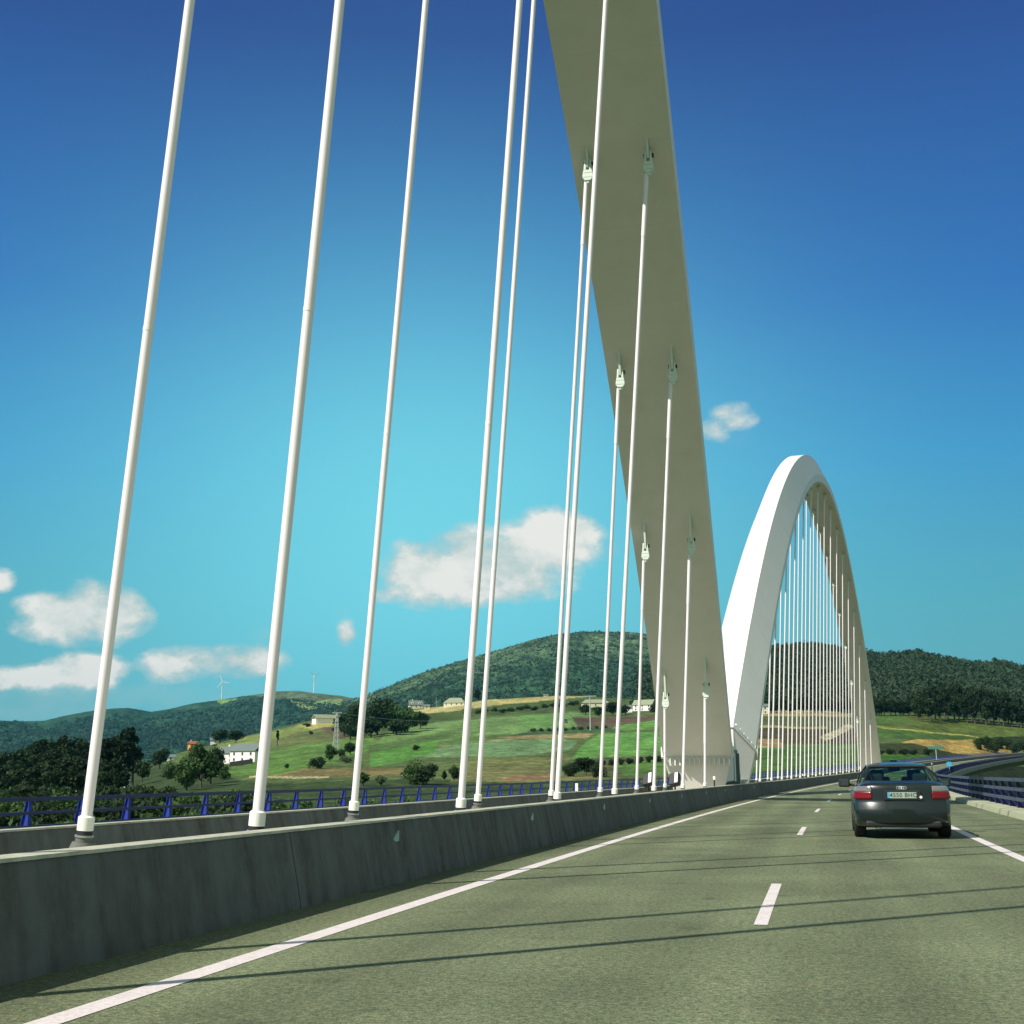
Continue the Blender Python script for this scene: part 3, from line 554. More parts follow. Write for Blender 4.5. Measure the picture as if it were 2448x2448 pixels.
FIELDS = [
 # shrubs and rough band at the foot
 ([(-500, 1620), (-500, 1440), (300, 1440), (480, 1478), (760, 1470), (1250, 1478), (1300, 1640)], g(60, 82, 42)),
 ([(500, 1452), (760, 1448), (760, 1464), (500, 1468)], g(118, 110, 66)),
 ([(470, 1465), (620, 1464), (620, 1467.5), (470, 1468)], g(180, 175, 130)),
 ([(1010, 1442), (1160, 1438), (1160, 1466), (1000, 1478), (850, 1474), (870, 1446)], g(112, 116, 66)),
 ([(1050, 1438), (1180, 1446), (1110, 1457), (1058, 1456)], g(58, 98, 40)),
 ([(950, 1466), (1045, 1460), (1050, 1468), (945, 1474)], g(148, 112, 82)),
 # upper left fields
 ([(412, 1402), (640, 1352), (660, 1366), (600, 1383), (470, 1408), (400, 1418)], g(118, 140, 66)),
 ([(560, 1368), (640, 1358), (640, 1366), (590, 1376)], g(160, 158, 85)),
 ([(560, 1382), (640, 1366), (700, 1372), (700, 1385), (620, 1400), (520, 1412), (500, 1400)], g(98, 112, 62)),
 ([(480, 1418), (620, 1398), (700, 1390), (720, 1410), (620, 1440), (470, 1448)], g(88, 132, 56)),
 ([(600, 1374), (700, 1368), (705, 1384), (640, 1396)], g(98, 88, 66)),
 ([(430, 1452), (560, 1424), (640, 1440), (520, 1462), (380, 1466)], g(84, 128, 50)),
 # yellow crest and shrubs beneath it
 ([(760, 1342), (830, 1334), (920, 1320), (1057, 1313), (1110, 1313), (1050, 1319), (960, 1328), (860, 1341), (800, 1347)], g(176, 170, 104)),
 ([(700, 1352), (860, 1342), (960, 1328), (1050, 1319), (1180, 1318), (1180, 1336), (1100, 1340), (1010, 1346), (900, 1352), (790, 1366), (720, 1384)], g(72, 96, 48)),
 ([(740, 1378), (830, 1362), (990, 1350), (1100, 1344), (1130, 1352), (1090, 1372), (980, 1382), (830, 1396), (700, 1408)], g(100, 142, 76)),
 ([(980, 1350), (1060, 1345), (1095, 1352), (1060, 1370), (990, 1374)], g(92, 146, 72)),
 ([(1080, 1354), (1250, 1350), (1260, 1362), (1180, 1372), (1120, 1376), (1090, 1374)], g(96, 82, 68)),
 ([(1160, 1368), (1300, 1352), (1300, 1374), (1150, 1378)], g(88, 148, 62)),
 ([(1010, 1376), (1130, 1370), (1180, 1378), (1050, 1384), (960, 1388)], g(60, 96, 56)),
 ([(820, 1400), (900, 1392), (1000, 1386), (1120, 1383), (1110, 1391), (1000, 1393), (900, 1400), (830, 1408)], g(148, 132, 84)),
 ([(800, 1416), (860, 1402), (960, 1396), (1060, 1392), (1090, 1400), (1070, 1418), (960, 1428), (800, 1430)], g(96, 138, 88)),
 ([(1130, 1384), (1300, 1376), (1300, 1420), (1180, 1428), (1080, 1432), (1100, 1404)], g(86, 152, 62)),
 ([(840, 1380), (960, 1392), (860, 1404), (740, 1410), (700, 1424), (690, 1408)], g(84, 120, 60)),
 ([(700, 1420), (830, 1396), (820, 1420), (760, 1436), (700, 1446)], g(78, 142, 52)),
 ([(880, 1432), (1000, 1428), (1080, 1430), (1060, 1444), (960, 1450), (860, 1448)], g(108, 118, 64)),
 ([(1080, 1434), (1180, 1428), (1300, 1422), (1300, 1470), (1180, 1476), (1120, 1462)], g(82, 92, 56)),
 ([(1160, 1444), (1230, 1434), (1300, 1436), (1300, 1462), (1180, 1466)], g(74, 118, 46)),
 # seen through the distant arch
 ([(1430, 1336), (1620, 1344), (1620, 1352), (1430, 1352)], g(150, 142, 92)),
 ([(1380, 1352), (1620, 1352), (1620, 1372), (1380, 1370)], g(84, 98, 60)),
 ([(1380, 1368), (1560, 1370), (1560, 1374), (1380, 1373)], g(160, 152, 110)),
 ([(1380, 1374), (1620, 1376), (1620, 1404), (1380, 1404)], g(78, 74, 50)),
 ([(1380, 1398), (1470, 1394), (1480, 1408), (1380, 1412)], g(150, 126, 84)),
 ([(1380, 1410), (1500, 1408), (1650, 1400), (1660, 1456), (1380, 1470)], g(68, 112, 44)),
 ([(1545, 1390), (1600, 1366), (1612, 1372), (1560, 1398)], g(160, 158, 122)),
 # right of the distant arch
 ([(1640, 1344), (1740, 1343), (1932, 1358), (2100, 1362), (2100, 1410), (1860, 1400), (1640, 1372)], g(86, 108, 46)),
 ([(1640, 1350), (1700, 1346), (1720, 1362), (1640, 1366)], g(78, 116, 50)),
 ([(1640, 1373), (1760, 1381), (1850, 1392), (1852, 1398), (1720, 1396), (1640, 1392)], g(70, 106, 46)),
 ([(1644, 1367), (1700, 1374), (1852, 1391), (1852, 1393.5), (1700, 1377), (1644, 1371)], g(150, 162, 72)),
 ([(1700, 1400), (1730, 1394), (1840, 1396), (1900, 1408), (1940, 1420), (1890, 1426), (1800, 1424), (1740, 1414)], g(168, 142, 66)),
 ([(1650, 1402), (1720, 1402), (1820, 1424), (1900, 1428), (1900, 1440), (1650, 1420)], g(62, 74, 38)),
 ([(1650, 1420), (1760, 1424), (1800, 1440), (1650, 1450)], g(64, 112, 34)),
 ([(1850, 1392), (2100, 1385), (2100, 1424), (1940, 1420), (1880, 1402)], g(46, 62, 36)),
]
def colH(X, Y, t):
    n1 = noise2(X.shape, [(20, 60), (50, 160), (100, 300)], 21)*7; n2 = noise2(X.shape, [(20, 70), (60, 170)], 22)*2.5
    nn = noise2(X.shape, [(30, 90), (80, 300)], 23)[..., None]
    Xj, Yj = X+n1, Y+n2; c = np.zeros(X.shape+(3,)); c[:] = g(84, 108, 56)
    for pts, cc in FIELDS: c[poly_mask(Xj, Yj, pts)] = cc
    low = ((Y > 1446) & (X > 1700))[..., None]; c = np.where(low, g(40, 54, 30), c)
    l_ = c.mean(-1, keepdims=True); c = c*.74+l_*.26*np.array([1.3, 1.08, .62]); return c*(1+nn*.6)*.80
XH, PH = layer('hillside', -500, 2500, 3, topH, botH, dtH, dbH, 150, colH, M['field'], 'sunlit hillside of green and brown fields beyond the bridge', bump=.25, seed=14, back=.05, skirt=-45, curve=1.0)
# valley floor reaching the horizon
rad = np.concatenate([[0.1], np.geomspace(20, 13500, 60)]); an = np.linspace(0, 2*math.pi, 121)
G_ = np.stack([rad[:, None]*np.cos(an), rad[:, None]*np.sin(an), np.full((61, 121), -40.0)], -1)
gcol = np.zeros((61, 121, 3)); gcol[:] = g(58, 76, 40)
ground = grid_mesh('ground', G_, M['field'], cols=gcol); tag(ground, 'valley floor far below the viaduct', 'ground', kind='structure')
def hill_point(px, py):
    """point of the farmed hillside seen at that place, found on its own surface grid"""
    j = int(np.clip(round((px+500)/3), 0, PH.shape[1]-1)); u, t = bear(np.full(PH.shape[0], px), np.full(PH.shape[0], py))
    col_ = PH[:, j]; d = np.hypot(col_[:, 0], col_[:, 1]); el = (col_[:, 2]-CAM_H)/d
    want = float(bear(px, py)[1]); i = int(np.argmin(np.abs(el-want))); return col_[i], float(d[i])
# ------------------------------------------------------------------ vegetation
def leafmat(name, c, c2, trans=.25):
    m = bpy.data.materials.new(name); m.use_nodes = True; nt = m.node_tree; b = nt.nodes['Principled BSDF']; b.inputs['Roughness'].default_value = .7; b.inputs['Specular IOR Level'].default_value = .2
    oi = nt.nodes.new('ShaderNodeObjectInfo'); tc = nt.nodes.new('ShaderNodeTexCoord'); n = nt.nodes.new('ShaderNodeTexNoise'); n.inputs['Scale'].default_value = 5; n.inputs['Detail'].default_value = 3; nt.links.new(tc.outputs['Object'], n.inputs[0])
    a = nt.nodes.new('ShaderNodeMath'); a.operation = 'MULTIPLY_ADD'; nt.links.new(oi.outputs['Random'], a.inputs[0]); a.inputs[1].default_value = .5; nt.links.new(n.outputs[0], a.inputs[2])
    r = nt.nodes.new('ShaderNodeMapRange'); r.inputs[1].default_value = .35; r.inputs[2].default_value = 1.1; nt.links.new(a.outputs[0], r.inputs[0])
    x = nt.nodes.new('ShaderNodeMix'); x.data_type = 'RGBA'; nt.links.new(r.outputs[0], x.inputs[0]); x.inputs[6].default_value = (*c, 1); x.inputs[7].default_value = (*c2, 1); nt.links.new(x.outputs[2], b.inputs['Base Color'])
    tr = nt.nodes.new('ShaderNodeBsdfTranslucent'); nt.links.new(x.outputs[2], tr.inputs[0]); mx = nt.nodes.new('ShaderNodeMixShader'); mx.inputs[0].default_value = trans
    nt.links.new(b.outputs[0], mx.inputs[1]); nt.links.new(tr.outputs[0], mx.inputs[2]); nt.links.new(mx.outputs[0], nt.nodes['Material Output'].inputs[0]); return m
M['leaf_dark'] = leafmat('dark_leaves', (.018, .038, .014), (.035, .065, .022))
M['leaf_mid'] = leafmat('mid_leaves', (.035, .085, .022), (.07, .13, .035))
M['leaf_pale'] = leafmat('pale_leaves', (.07, .12, .05), (.12, .17, .08))
M['leaf_black'] = leafmat('dense_leaves', (.010, .022, .008), (.022, .042, .014))
M['bark'] = mat('bark', (.07, .055, .04), .9, noise=[(3, .6, (.11, .09, .07))])
M['leaf_hill'] = leafmat('hill_tree_leaves', (.024, .046, .030), (.036, .060, .036))
M['leaf_ridge'] = leafmat('ridge_tree_leaves', (.024, .046, .024), (.04, .066, .030))
def leaves(n, cents, rads, size, r):
    """leaf sprays: small quads scattered through the clumps, denser near each clump's skin"""
    k = r.integers(0, len(cents), n); d = r.normal(size=(n, 3)); d /= np.linalg.norm(d, axis=1)[:, None]
    c = cents[k]+d*rads[k][:, None]*(r.random((n, 1))**.45)*np.array([1, 1, .82])
    a = r.normal(size=(n, 3)); a /= np.linalg.norm(a, axis=1)[:, None]; b = np.cross(a, d+.6*r.normal(size=(n, 3))); b /= np.linalg.norm(b, axis=1)[:, None]+1e-6
    s = size*(.5+r.random((n, 1))); V = np.stack([c-a*s-b*s*.2, c+b*s*.9, c+a*s, c-b*s*.7], 1).reshape(-1, 3)
    return V, np.arange(n*4).reshape(-1, 4)
def tree_proto(kind, name, leafm, seed, n=1500, size=.05):
    """unit-height tree: tapered trunk with limbs, and a crown of leaf clumps"""
    r = np.random.default_rng(seed); root = empty(name)
    if kind == 'round': cz, cr, nc = .53, np.array([.44, .44, .43]), 26; th = .25
    elif kind == 'tall': cz, cr, nc = .54, np.array([.23, .23, .45]), 26; th = .25
    elif kind == 'bush': cz, cr, nc = .45, np.array([.62, .62, .45]), 18; th = .15
    else: cz, cr, nc = .52, np.array([.13, .13, .47]), 16; th = .1
    d = r.normal(size=(nc, 3)); d /= np.linalg.norm(d, axis=1)[:, None]; cents = d*(r.random((nc, 1))**.4)*cr*.74; 
    if kind in ('cone',): cents[:, :2] *= np.clip(1.1-(cents[:, 2:]+.47)/.94, .15, 1)
    cents[:, 2] += cz; rads = (.16 if kind != 'cone' else .07)*(.6+.8*r.random(nc))*(cr[0]/.42 if kind != 'tall' else .62)
    V, F = leaves(n, cents, rads, size, r); cr_ = tri_mesh('crown', V, F, leafm, root)
    b = MB(); b.tube((0, 0, -.08), (0, 0, th), .035, .024, 8, False); b.tube((0, 0, th), (.01, .01, cz+.1), .024, .01, 8, False)
    for c in cents[:7]: b.tube((0, 0, th*(.7+.5*r.random())), tuple(c), .013, .004, 6, False)
    b.build('trunk', M['bark'], root, smooth=60, fix=False); return root
protos = {}
def plant(kind, leafk, base, h, wf, label, cat='tree', group=None, var=0, n=1500, size=.05):
    key = (kind, leafk, var)
    if key not in protos:
        t = tree_proto(kind, 'bush' if kind == 'bush' else 'tree', M[leafk], 100+len(protos), n, size); protos[key] = t; o = t
    else: o = copy_tree(protos[key])
    o.location = tuple(map(float, base)); o.scale = (h*wf, h*wf, h); o.rotation_euler = (0, 0, rng.random()*6.28)
    for k in ('group',):
        if k in o: del o[k]
    tag(o, label, cat, group); return o
def hill_tree(px, py, hpx, wpx, kind, leafk, label, group=None, cat='tree', var=None):
    p, d = hill_point(px, py); h = hpx*1.2671/FPX*d; w = wpx*1.2671/FPX*d
    base = {'round': .98, 'tall': .56, 'bush': 1.45, 'cone': .30}[kind]
    return plant(kind, leafk, p-np.array([0, 0, .03*h]), h*1.02, w/(h*base), label, cat, group, int(rng.integers(0, 2)) if var is None else var, 2600, .035)
T = hill_tree
T(415, 1402, 27, 36, 'round', 'leaf_dark', 'dark round tree on the crest right of the white chimneys, left of the pair')
T(446, 1401, 24, 34, 'round', 'leaf_dark', 'dark round tree on the crest, right of the pair above the farmhouses')
T(524, 1406, 34, 12, 'cone', 'leaf_black', 'narrow dark cypress half hidden by the second white cable')
T(380, 1486, 92, 66, 'round', 'leaf_mid', 'tall leafy tree standing just left of the farmhouses')
T(352, 1492, 66, 54, 'round', 'leaf_mid', 'green tree on the left flank of the tall leafy tree')
T(402, 1466, 60, 44, 'round', 'leaf_dark', 'dark tree touching the left end of the farmhouse roofs')
T(421, 1470, 32, 46, 'bush', 'leaf_mid', 'broad green bush in front of the farmhouses', cat='bush')
T(398, 1480, 60, 60, 'round', 'leaf_dark', 'dark tree below the farmhouse garden wall')
T(452, 1426, 12, 26, 'bush', 'leaf_mid', 'clipped green bush behind the farmhouse roof', cat='bush')
T(476, 1424, 13, 22, 'bush', 'leaf_dark', 'small dark bush behind the farmhouse chimney', cat='bush')
T(300, 1452, 40, 40, 'round', 'leaf_dark', 'dark tree on the slope between the two small left houses')
T(318, 1470, 34, 44, 'bush', 'leaf_mid', 'green thicket on the slope left of the leafy tree', cat='bush')
T(270, 1462, 20, 30, 'bush', 'leaf_mid', 'light green bush right of the small white house', cat='bush')
for i, (x, y, h, w, lf) in enumerate([(650, 1390, 50, 44, 'leaf_dark'), (676, 1390, 66, 52, 'leaf_dark'), (712, 1387, 77, 62, 'leaf_dark'), (742, 1383, 66, 52, 'leaf_mid'), (768, 1380, 52, 50, 'leaf_mid'), (792, 1376, 36, 40, 'leaf_dark'), (660, 1396, 30, 44, 'leaf_dark'), (700, 1392, 40, 60, 'leaf_dark'), (748, 1386, 32, 60, 'leaf_dark'), (728, 1362, 50, 40, 'leaf_dark')]):
    T(x, y, h, w, 'round', lf, ['leftmost tree of the large dark grove by the white barn', 'dark tree in the left half of the large grove', 'tallest dark tree at the middle of the large grove', 'greener tree right of the tallest one in the grove',
      'green tree in the right half of the grove below the dormer house', 'low tree closing the right end of the large grove', 'low dark tree at the front left foot of the grove', 'low dark tree at the middle front of the grove', 'low dark tree at the front right of the grove', 'dark tree at the back of the large grove'][i], 'trees of the large grove')
T(661, 1424, 26, 28, 'round', 'leaf_dark', 'dark tree standing alone just left of the third cable')
T(622, 1436, 32, 30, 'round', 'leaf_mid', 'green tree below the lattice pylon')
T(597, 1450, 26, 42, 'bush', 'leaf_dark', 'dark rounded bush left below the pylon', cat='bush')
T(652, 1440, 17, 38, 'bush', 'leaf_pale', 'pale round bush on the slope by the third cable', cat='bush')
T(644, 1432, 20, 24, 'round', 'leaf_dark', 'small dark tree between the pylon and the pale bush')
T(540, 1450, 11, 11, 'bush', 'leaf_dark', 'tiny dark bush alone on the green field', cat='bush')
T(580, 1372, 8, 22, 'bush', 'leaf_dark', 'low hedge piece below the white barn', cat='bush')
T(586, 1386, 8, 12, 'bush', 'leaf_dark', 'small dark shrub on the brown field', cat='bush')
T(632, 1380, 9, 16, 'bush', 'leaf_dark', 'small shrub beside the large grove', cat='bush')
T(784, 1416, 12, 20, 'bush', 'leaf_dark', 'dark shrub at the corner of the maize field', cat='bush')
T(788, 1481, 46, 76, 'bush', 'leaf_mid', 'broad green and purplish tree above the railing, right of the third cable')
T(806, 1482, 42, 54, 'round', 'leaf_dark', 'dull dark tree beside the broad green one')
T(686, 1484, 30, 26, 'tall', 'leaf_mid', 'slim young tree touching the third cable above the railing')
T(719, 1484, 24, 26, 'round', 'leaf_pale', 'pale grey green young tree above the blue railing')
T(857, 1476, 33, 26, 'round', 'leaf_dark', 'dark tree touching the left side of the fourth cable')
T(837, 1474, 22, 12, 'tall', 'leaf_dark', 'thin dark tree left of the fourth cable')
T(900, 1322, 24, 18, 'round', 'leaf_black', 'dark pointed tree beside the hipped house on the crest')
T(1078, 1464, 30, 44, 'bush', 'leaf_dark', 'dark shrub right of the paired cables', cat='bush')
T(1105, 1462, 36, 50, 'round', 'leaf_dark', 'dark tree in the gully left of the seventh cable')
T(1128, 1466, 32, 44, 'bush', 'leaf_dark', 'dark shrub at the gully mouth behind the cables', cat='bush')
for i in range(8): T(1118+i*18, 1446-i*1.2, 14, 22, 'bush', 'leaf_dark', 'dark shrub in the hedge row below the bright green field', 'hedge shrubs below the bright green field', 'bush')
for i in range(10): T(1005+i*15, 1380-i*.6, 7, 15, 'bush', 'leaf_mid', 'low green shrub in the thin hedge across the upper field', 'shrubs of the thin hedge', 'bush')
T(1105, 1348, 22, 28, 'round', 'leaf_dark', 'dark tree left of the long grey farm roof')
T(1128, 1350, 18, 30, 'round', 'leaf_mid', 'green tree below the long grey farm roof')
T(1156, 1350, 28, 34, 'round', 'leaf_dark', 'dark tree right of the long grey farm roof')
T(1180, 1348, 20, 26, 'round', 'leaf_dark', 'dark tree left of the white farmhouse')
T(1197, 1336, 20, 26, 'round', 'leaf_mid', 'light green tree behind the white farmhouse')
T(1238, 1348, 24, 30, 'round', 'leaf_dark', 'dark tree at the right of the white farmhouse')
for i in range(14): T(880+i*16+rng.random()*6, 1346-i*1.4+rng.random()*5, 9, 24, 'bush', 'leaf_mid' if i % 2 else 'leaf_dark', 'low shrub in the scrub belt under the yellow crest', 'shrubs of the scrub belt', 'bush')
# wood on the left, one tree per crown
def edge(x): return interp([(-120, 1452), (0, 1434), (40, 1420), (80, 1406), (110, 1398), (140, 1394), (155, 1402), (172, 1428), (185, 1414), (200, 1398)], x)
k = 0
for row, dy in ((0, 14), (1, 34), (2, 55), (3, 78)):
    for x in np.arange(-110, 215, 17.0):
        xx = x+rng.random()*9; hp = 34+rng.random()*10; y = edge(xx)+dy+hp*.55
        p, d = hill_point(xx, min(y, 1500)); d = 560-row*75; pp = place(xx, y, d); h = hp*1.2671/FPX*d*1.15
        plant('round', 'leaf_black' if (k % 3) else 'leaf_dark', pp, h, 1.05, 'dark tree of the dense wood on the far left behind the railing', 'tree', 'trees of the dense wood on the left', 2+k % 2, 1600, .045); k += 1
for x, y, h, w, lb in [(234, 1470, 98, 50, 'tallest dark eucalyptus at the right end of the left wood'), (212, 1470, 80, 44, 'dark eucalyptus just left of the tallest one'), (192, 1470, 76, 40, 'dark eucalyptus touching the first thick cable'), (250, 1475, 66, 40, 'shorter dark tree right of the tallest eucalyptus')]:
    pp = place(x, y, 420); hh_ = h*1.2671/FPX*420; plant('tall', 'leaf_black', pp, hh_, w*1.2671/FPX*420/(hh_*.56), lb, 'tree', None, 5, 2600, .03)
pp = place(268, 1474, 400); plant('round', 'leaf_dark', pp, 7, 1.0, 'dark tree right of the small white house in the wood', 'tree', None, 2)
# riverside trees between the hillside and the viaduct
def river(n, x0, x1, d0, d1, y0, y1, lf, label, group, hm=(7, 12)):
    for i in range(n):
        x = x0+(x1-x0)*(i+rng.random()*.8)/n; d = d0+(d1-d0)*rng.random(); top = place(x, y0+(y1-y0)*rng.random(), d); h = hm[0]+(hm[1]-hm[0])*rng.random()
        plant('round', lf[int(rng.integers(0, len(lf)))], (top[0], top[1], top[2]-h), h, .85, label, 'tree', group, 7+int(rng.integers(0, 2)), 3600, .028)
river(34, -120, 330, 190, 240, 1462, 1478, ['leaf_dark', 'leaf_black', 'leaf_mid'], 'dark riverside tree at the foot of the left wood', 'trees at the foot of the left wood', (9, 14))
river(26, -120, 520, 150, 185, 1476, 1492, ['leaf_mid', 'leaf_dark', 'leaf_dark'], 'green riverside tree just behind the blue railing on the left', 'riverside trees behind the railing')
river(26, -160, 620, 105, 140, 1506, 1530, ['leaf_mid', 'leaf_mid', 'leaf_dark'], 'green riverside tree seen through the blue railing on the left', 'trees seen through the railing')
river(20, 500, 1240, 150, 210, 1487, 1500, ['leaf_mid', 'leaf_pale', 'leaf_mid'], 'green riverside tree behind the middle of the blue railing', 'trees behind the middle of the railing')
# plantation at the top of the right hand field
for i in range(34):
    x = 1728+i*8.6+rng.random()*5; row = i % 2; h = (66-16*row+rng.random()*10)*interp([(1728, .8), (1760, 1), (1850, 1.05), (1932, .8), (2020, .8)], x)
    T(x, 1357+max(0, x-1800)*.10+row*4, h, 24, 'tall', 'leaf_black' if i % 3 else 'leaf_dark', 'tall dark plantation tree on the edge of the right hand field', 'plantation trees on the right')
for i in range(12):
    x = 1632+i*9+rng.random()*4; T(x, 1350, 26+rng.random()*10, 24, 'round', 'leaf_black', 'low dark tree between the distant arch and the plantation', 'low dark trees left of the plantation')
for i in range(16):
    x = 1440+i*12+rng.random()*5; T(x, 1346, 22+rng.random()*12, 22, 'round', 'leaf_black', 'dark tree seen through the cables of the distant arch', 'dark trees behind the distant arch')
for i in range(14):
    x = 1850+i*12+rng.random()*6; T(x, 1412+rng.random()*12, 18+rng.random()*8, 30, 'bush', 'leaf_dark', 'dark bush at the right end of the yellow field', 'bushes by the yellow field', 'bush')
for i in range(5): T(1655+i*22+rng.random()*8, 1424, 10+rng.random()*5, 24, 'bush', 'leaf_dark', 'dark bush below the yellow field', 'bushes below the yellow field', 'bush')
# dark wood in the valley right of the railing
for i in range(46):
    a = -3.0+20*rng.random(); d = 90+260*rng.random(); x = math.sin(R(a+12))*d+14; y = math.cos(R(a+12))*d; h = 24+10*rng.random()
    s_near = np.argmin(np.hypot(XT-x, YT-y)); lat = (x-XT[s_near])*math.cos(TH[s_near])-(y-YT[s_near])*math.sin(TH[s_near])
    if lat < 17: x += 17-lat
    plant('round', 'leaf_black', (x, y, -38), h, .8, 'dark tree in the shady valley right of the railing', 'tree', 'valley trees right of the viaduct', 7+i % 2)
# forests too dense to count
def forest(name, Pg, t0, t1, n, size, ntri, leafm, label, seed, crest=0):
    r = np.random.default_rng(seed); nr, nc = Pg.shape[:2]; i = (t0+(t1-t0)*r.random(n))*(nr-2); j = r.random(n)*(nc-2)
    if crest: i[:crest] = (nr-1.01-r.random(crest)*1.5)
    ii = np.minimum(i.astype(int), nr-1); jj = j.astype(int); c = Pg[ii, jj]*(1-(j-jj)[:, None])+Pg[ii, jj+1]*(j-jj)[:, None]
    s = size*(.6+.9*r.random(n)); k = np.repeat(np.arange(n), ntri); N = n*ntri
    d = r.normal(size=(N, 3)); d /= np.linalg.norm(d, axis=1)[:, None]; cc = c[k]+d*s[k][:, None]*.55*np.array([1, 1, .8])+np.array([0, 0, 1])*s[k][:, None]*.35
    a = r.normal(size=(N, 3)); a /= np.linalg.norm(a, axis=1)[:, None]; b = np.cross(a, d); q = s[k][:, None]*.42
    V = np.stack([cc-a*q, cc+b*q, cc+a*q], 1).reshape(-1, 3); o = tri_mesh(name, V, np.arange(N*3).reshape(-1, 3), leafm); tag(o, label, 'forest', kind='stuff')
forest('forest', PR, .12, 1, 15000, 5.6, 8, M['leaf_ridge'], 'dark unbroken forest over the ridge on the right', 31, 700)
forest('forest', PG, .05, 1, 24000, 5.2, 5, M['leaf_hill'], 'scattered woodland over the big rounded hill', 32, 500)
forest('forest', PF, .02, .84, 14000, 12, 6, M['leaf_hill'], 'woodland covering the far hills on the left', 33, 0)
# ------------------------------------------------------------------ houses and other small things on the hillside
M['wall_white'] = mat('white_render', (.82, .78, .74), .8); M['wall_cream'] = mat('cream_render', (.62, .60, .42), .8, noise=[(2, .3, (.5, .48, .34))])
M['wall_orange'] = mat('orange_render', (.62, .28, .08), .8); M['slate'] = mat('slate_roof', (.13, .17, .15), .7, noise=[(2, .5, (.09, .12, .11))])
M['oldroof'] = mat('weathered_roof', (.26, .29, .18), .8, noise=[(1.5, .5, (.20, .22, .14))]); M['winglass'] = mat('window_glass', (.03, .045, .05), .15, spec=.8); M['redroof'] = mat('red_tiles', (.32, .10, .05), .8)
def house(px, py, w, d, h, rh, yaw, wall, roof, label, wins=3, hip=0, dormers=0, chim=1, cat='house', dist=None, drop=.4, shutters=0):
    p, dd = hill_point(px, py)
    if dist: p = place(px, py, dist)
    u, _ = bear(px, py); face = math.atan2(-u[0], u[1])   # local -Y looks back along the sight line before the turn
    t = empty('house' if cat != 'barn' else 'barn', (float(p[0]), float(p[1]), float(p[2])-drop), face+R(yaw)); tag(t, label, cat)
    b = MB(); b.add([(-w/2, -d/2, -2), (w/2, -d/2, -2), (w/2, d/2, -2), (-w/2, d/2, -2), (-w/2, -d/2, h), (w/2, -d/2, h), (w/2, d/2, h), (-w/2, d/2, h), (-w/2+hip, 0, h+rh-.02), (w/2-hip, 0, h+rh-.02)],
      [(0, 1, 5, 4), (2, 3, 7, 6), (1, 2, 6, 5), (3, 0, 4, 7), (5, 6, 9), (7, 4, 8), (4, 5, 9, 8), (6, 7, 8, 9)]); b.build('wall', M[wall], t)
    e = .5; k = rh/(d/2); z0 = h-e*k; W = w/2+e; D2 = d/2+e; rx = W-hip if hip else W
    b = MB(); b.add([(-W, -D2, z0), (W, -D2, z0), (W, D2, z0), (-W, D2, z0), (-rx, 0, h+rh+.02), (rx, 0, h+rh+.02), (-W, -D2, z0+.25), (W, -D2, z0+.25), (W, D2, z0+.25), (-W, D2, z0+.25), (-rx, 0, h+rh+.3), (rx, 0, h+rh+.3)],
      [(0, 1, 5, 4), (2, 3, 4, 5), (1, 2, 5), (3, 0, 4), (6, 10, 11, 7), (8, 11, 10, 9), (7, 11, 8), (9, 10, 6), (0, 6, 7, 1), (2, 8, 9, 3), (1, 7, 8, 2), (3, 9, 6, 0)]); ro = b.build('roof', M[roof], t)
    for c in range(chim):
        b = MB(); b.box((-w*.22+c*w*.5, .6, h+rh+.3), (.9, .7, 1.6)); b.box((-w*.22+c*w*.5, .6, h+rh+1.2), (1.1, .9, .2)); b.build('chimney', M['wall_white'], ro)
    for i in range(wins):
        x = -w/2+w*(i+.5)/wins
        for zz in ([h*.55] if h < 4.5 else [h*.27, h*.74]):
            b = MB(); b.box((x, -d/2-.03, zz), (1.1, .1, 1.3)); f = b.build('window', M['winglass'], t)
            b = MB(); b.box((x, -d/2-.09, zz-.72), (1.4, .16, .14)); b.build('sill', M['wall_white'], f)
    b = MB(); b.box((w/2+.03, 0, 1.1), (.1, 1.2, 2.2)); b.build('door', M['winglass'], t)
    for i in range(dormers):
        x = -w*.26+w*.52*i/max(1, dormers-1); 
        b = MB(); b.add([(x-1.3, -d/2+.2, h), (x+1.3, -d/2+.2, h), (x+1.3, -d/2+.2, h+1.9), (x, -d/2+.2, h+2.9), (x-1.3, -d/2+.2, h+1.9), (x-1.3, 0, h), (x+1.3, 0, h), (x+1.3, 0, h+1.9), (x, 0, h+2.9), (x-1.3, 0, h+1.9)], [(0, 1, 2, 3, 4), (9, 8, 7, 6, 5), (0, 5, 6, 1), (1, 6, 7, 2), (2, 7, 8, 3), (3, 8, 9, 4), (4, 9, 5, 0)])
        dm = b.build('dormer', M[wall], t); b = MB(); b.box((x, -d/2+.14, h+1.2), (.9, .1, 1.0)); b.build('pane', M['winglass'], dm)
    return t
house(613, 1365, 21, 9, 4.6, 3.0, 24, 'wall_white', 'oldroof', 'long white barn with a grey green roof at the left end of the dark grove', wins=0, chim=0, cat='barn')
house(645, 1358, 7, 6, 3.2, 2.0, 10, 'wall_white', 'slate', 'small pale outbuilding between the white barn and the dark grove', wins=1, chim=0)
house(675, 1352, 8, 7, 5, 3, -10, 'wall_white', 'slate', 'white house corner peeping out of the grove beside the third cable', wins=1)
house(783, 1334, 14, 9, 4.2, 4.2, 8, 'wall_cream', 'slate', 'cream house with two dormers on the crest', wins=3, dormers=2)
house(806, 1336, 6, 5, 2.6, 1.6, 0, 'wall_cream', 'slate', 'tiny cream hut right of the dormer house', wins=1, chim=0, cat='hut')
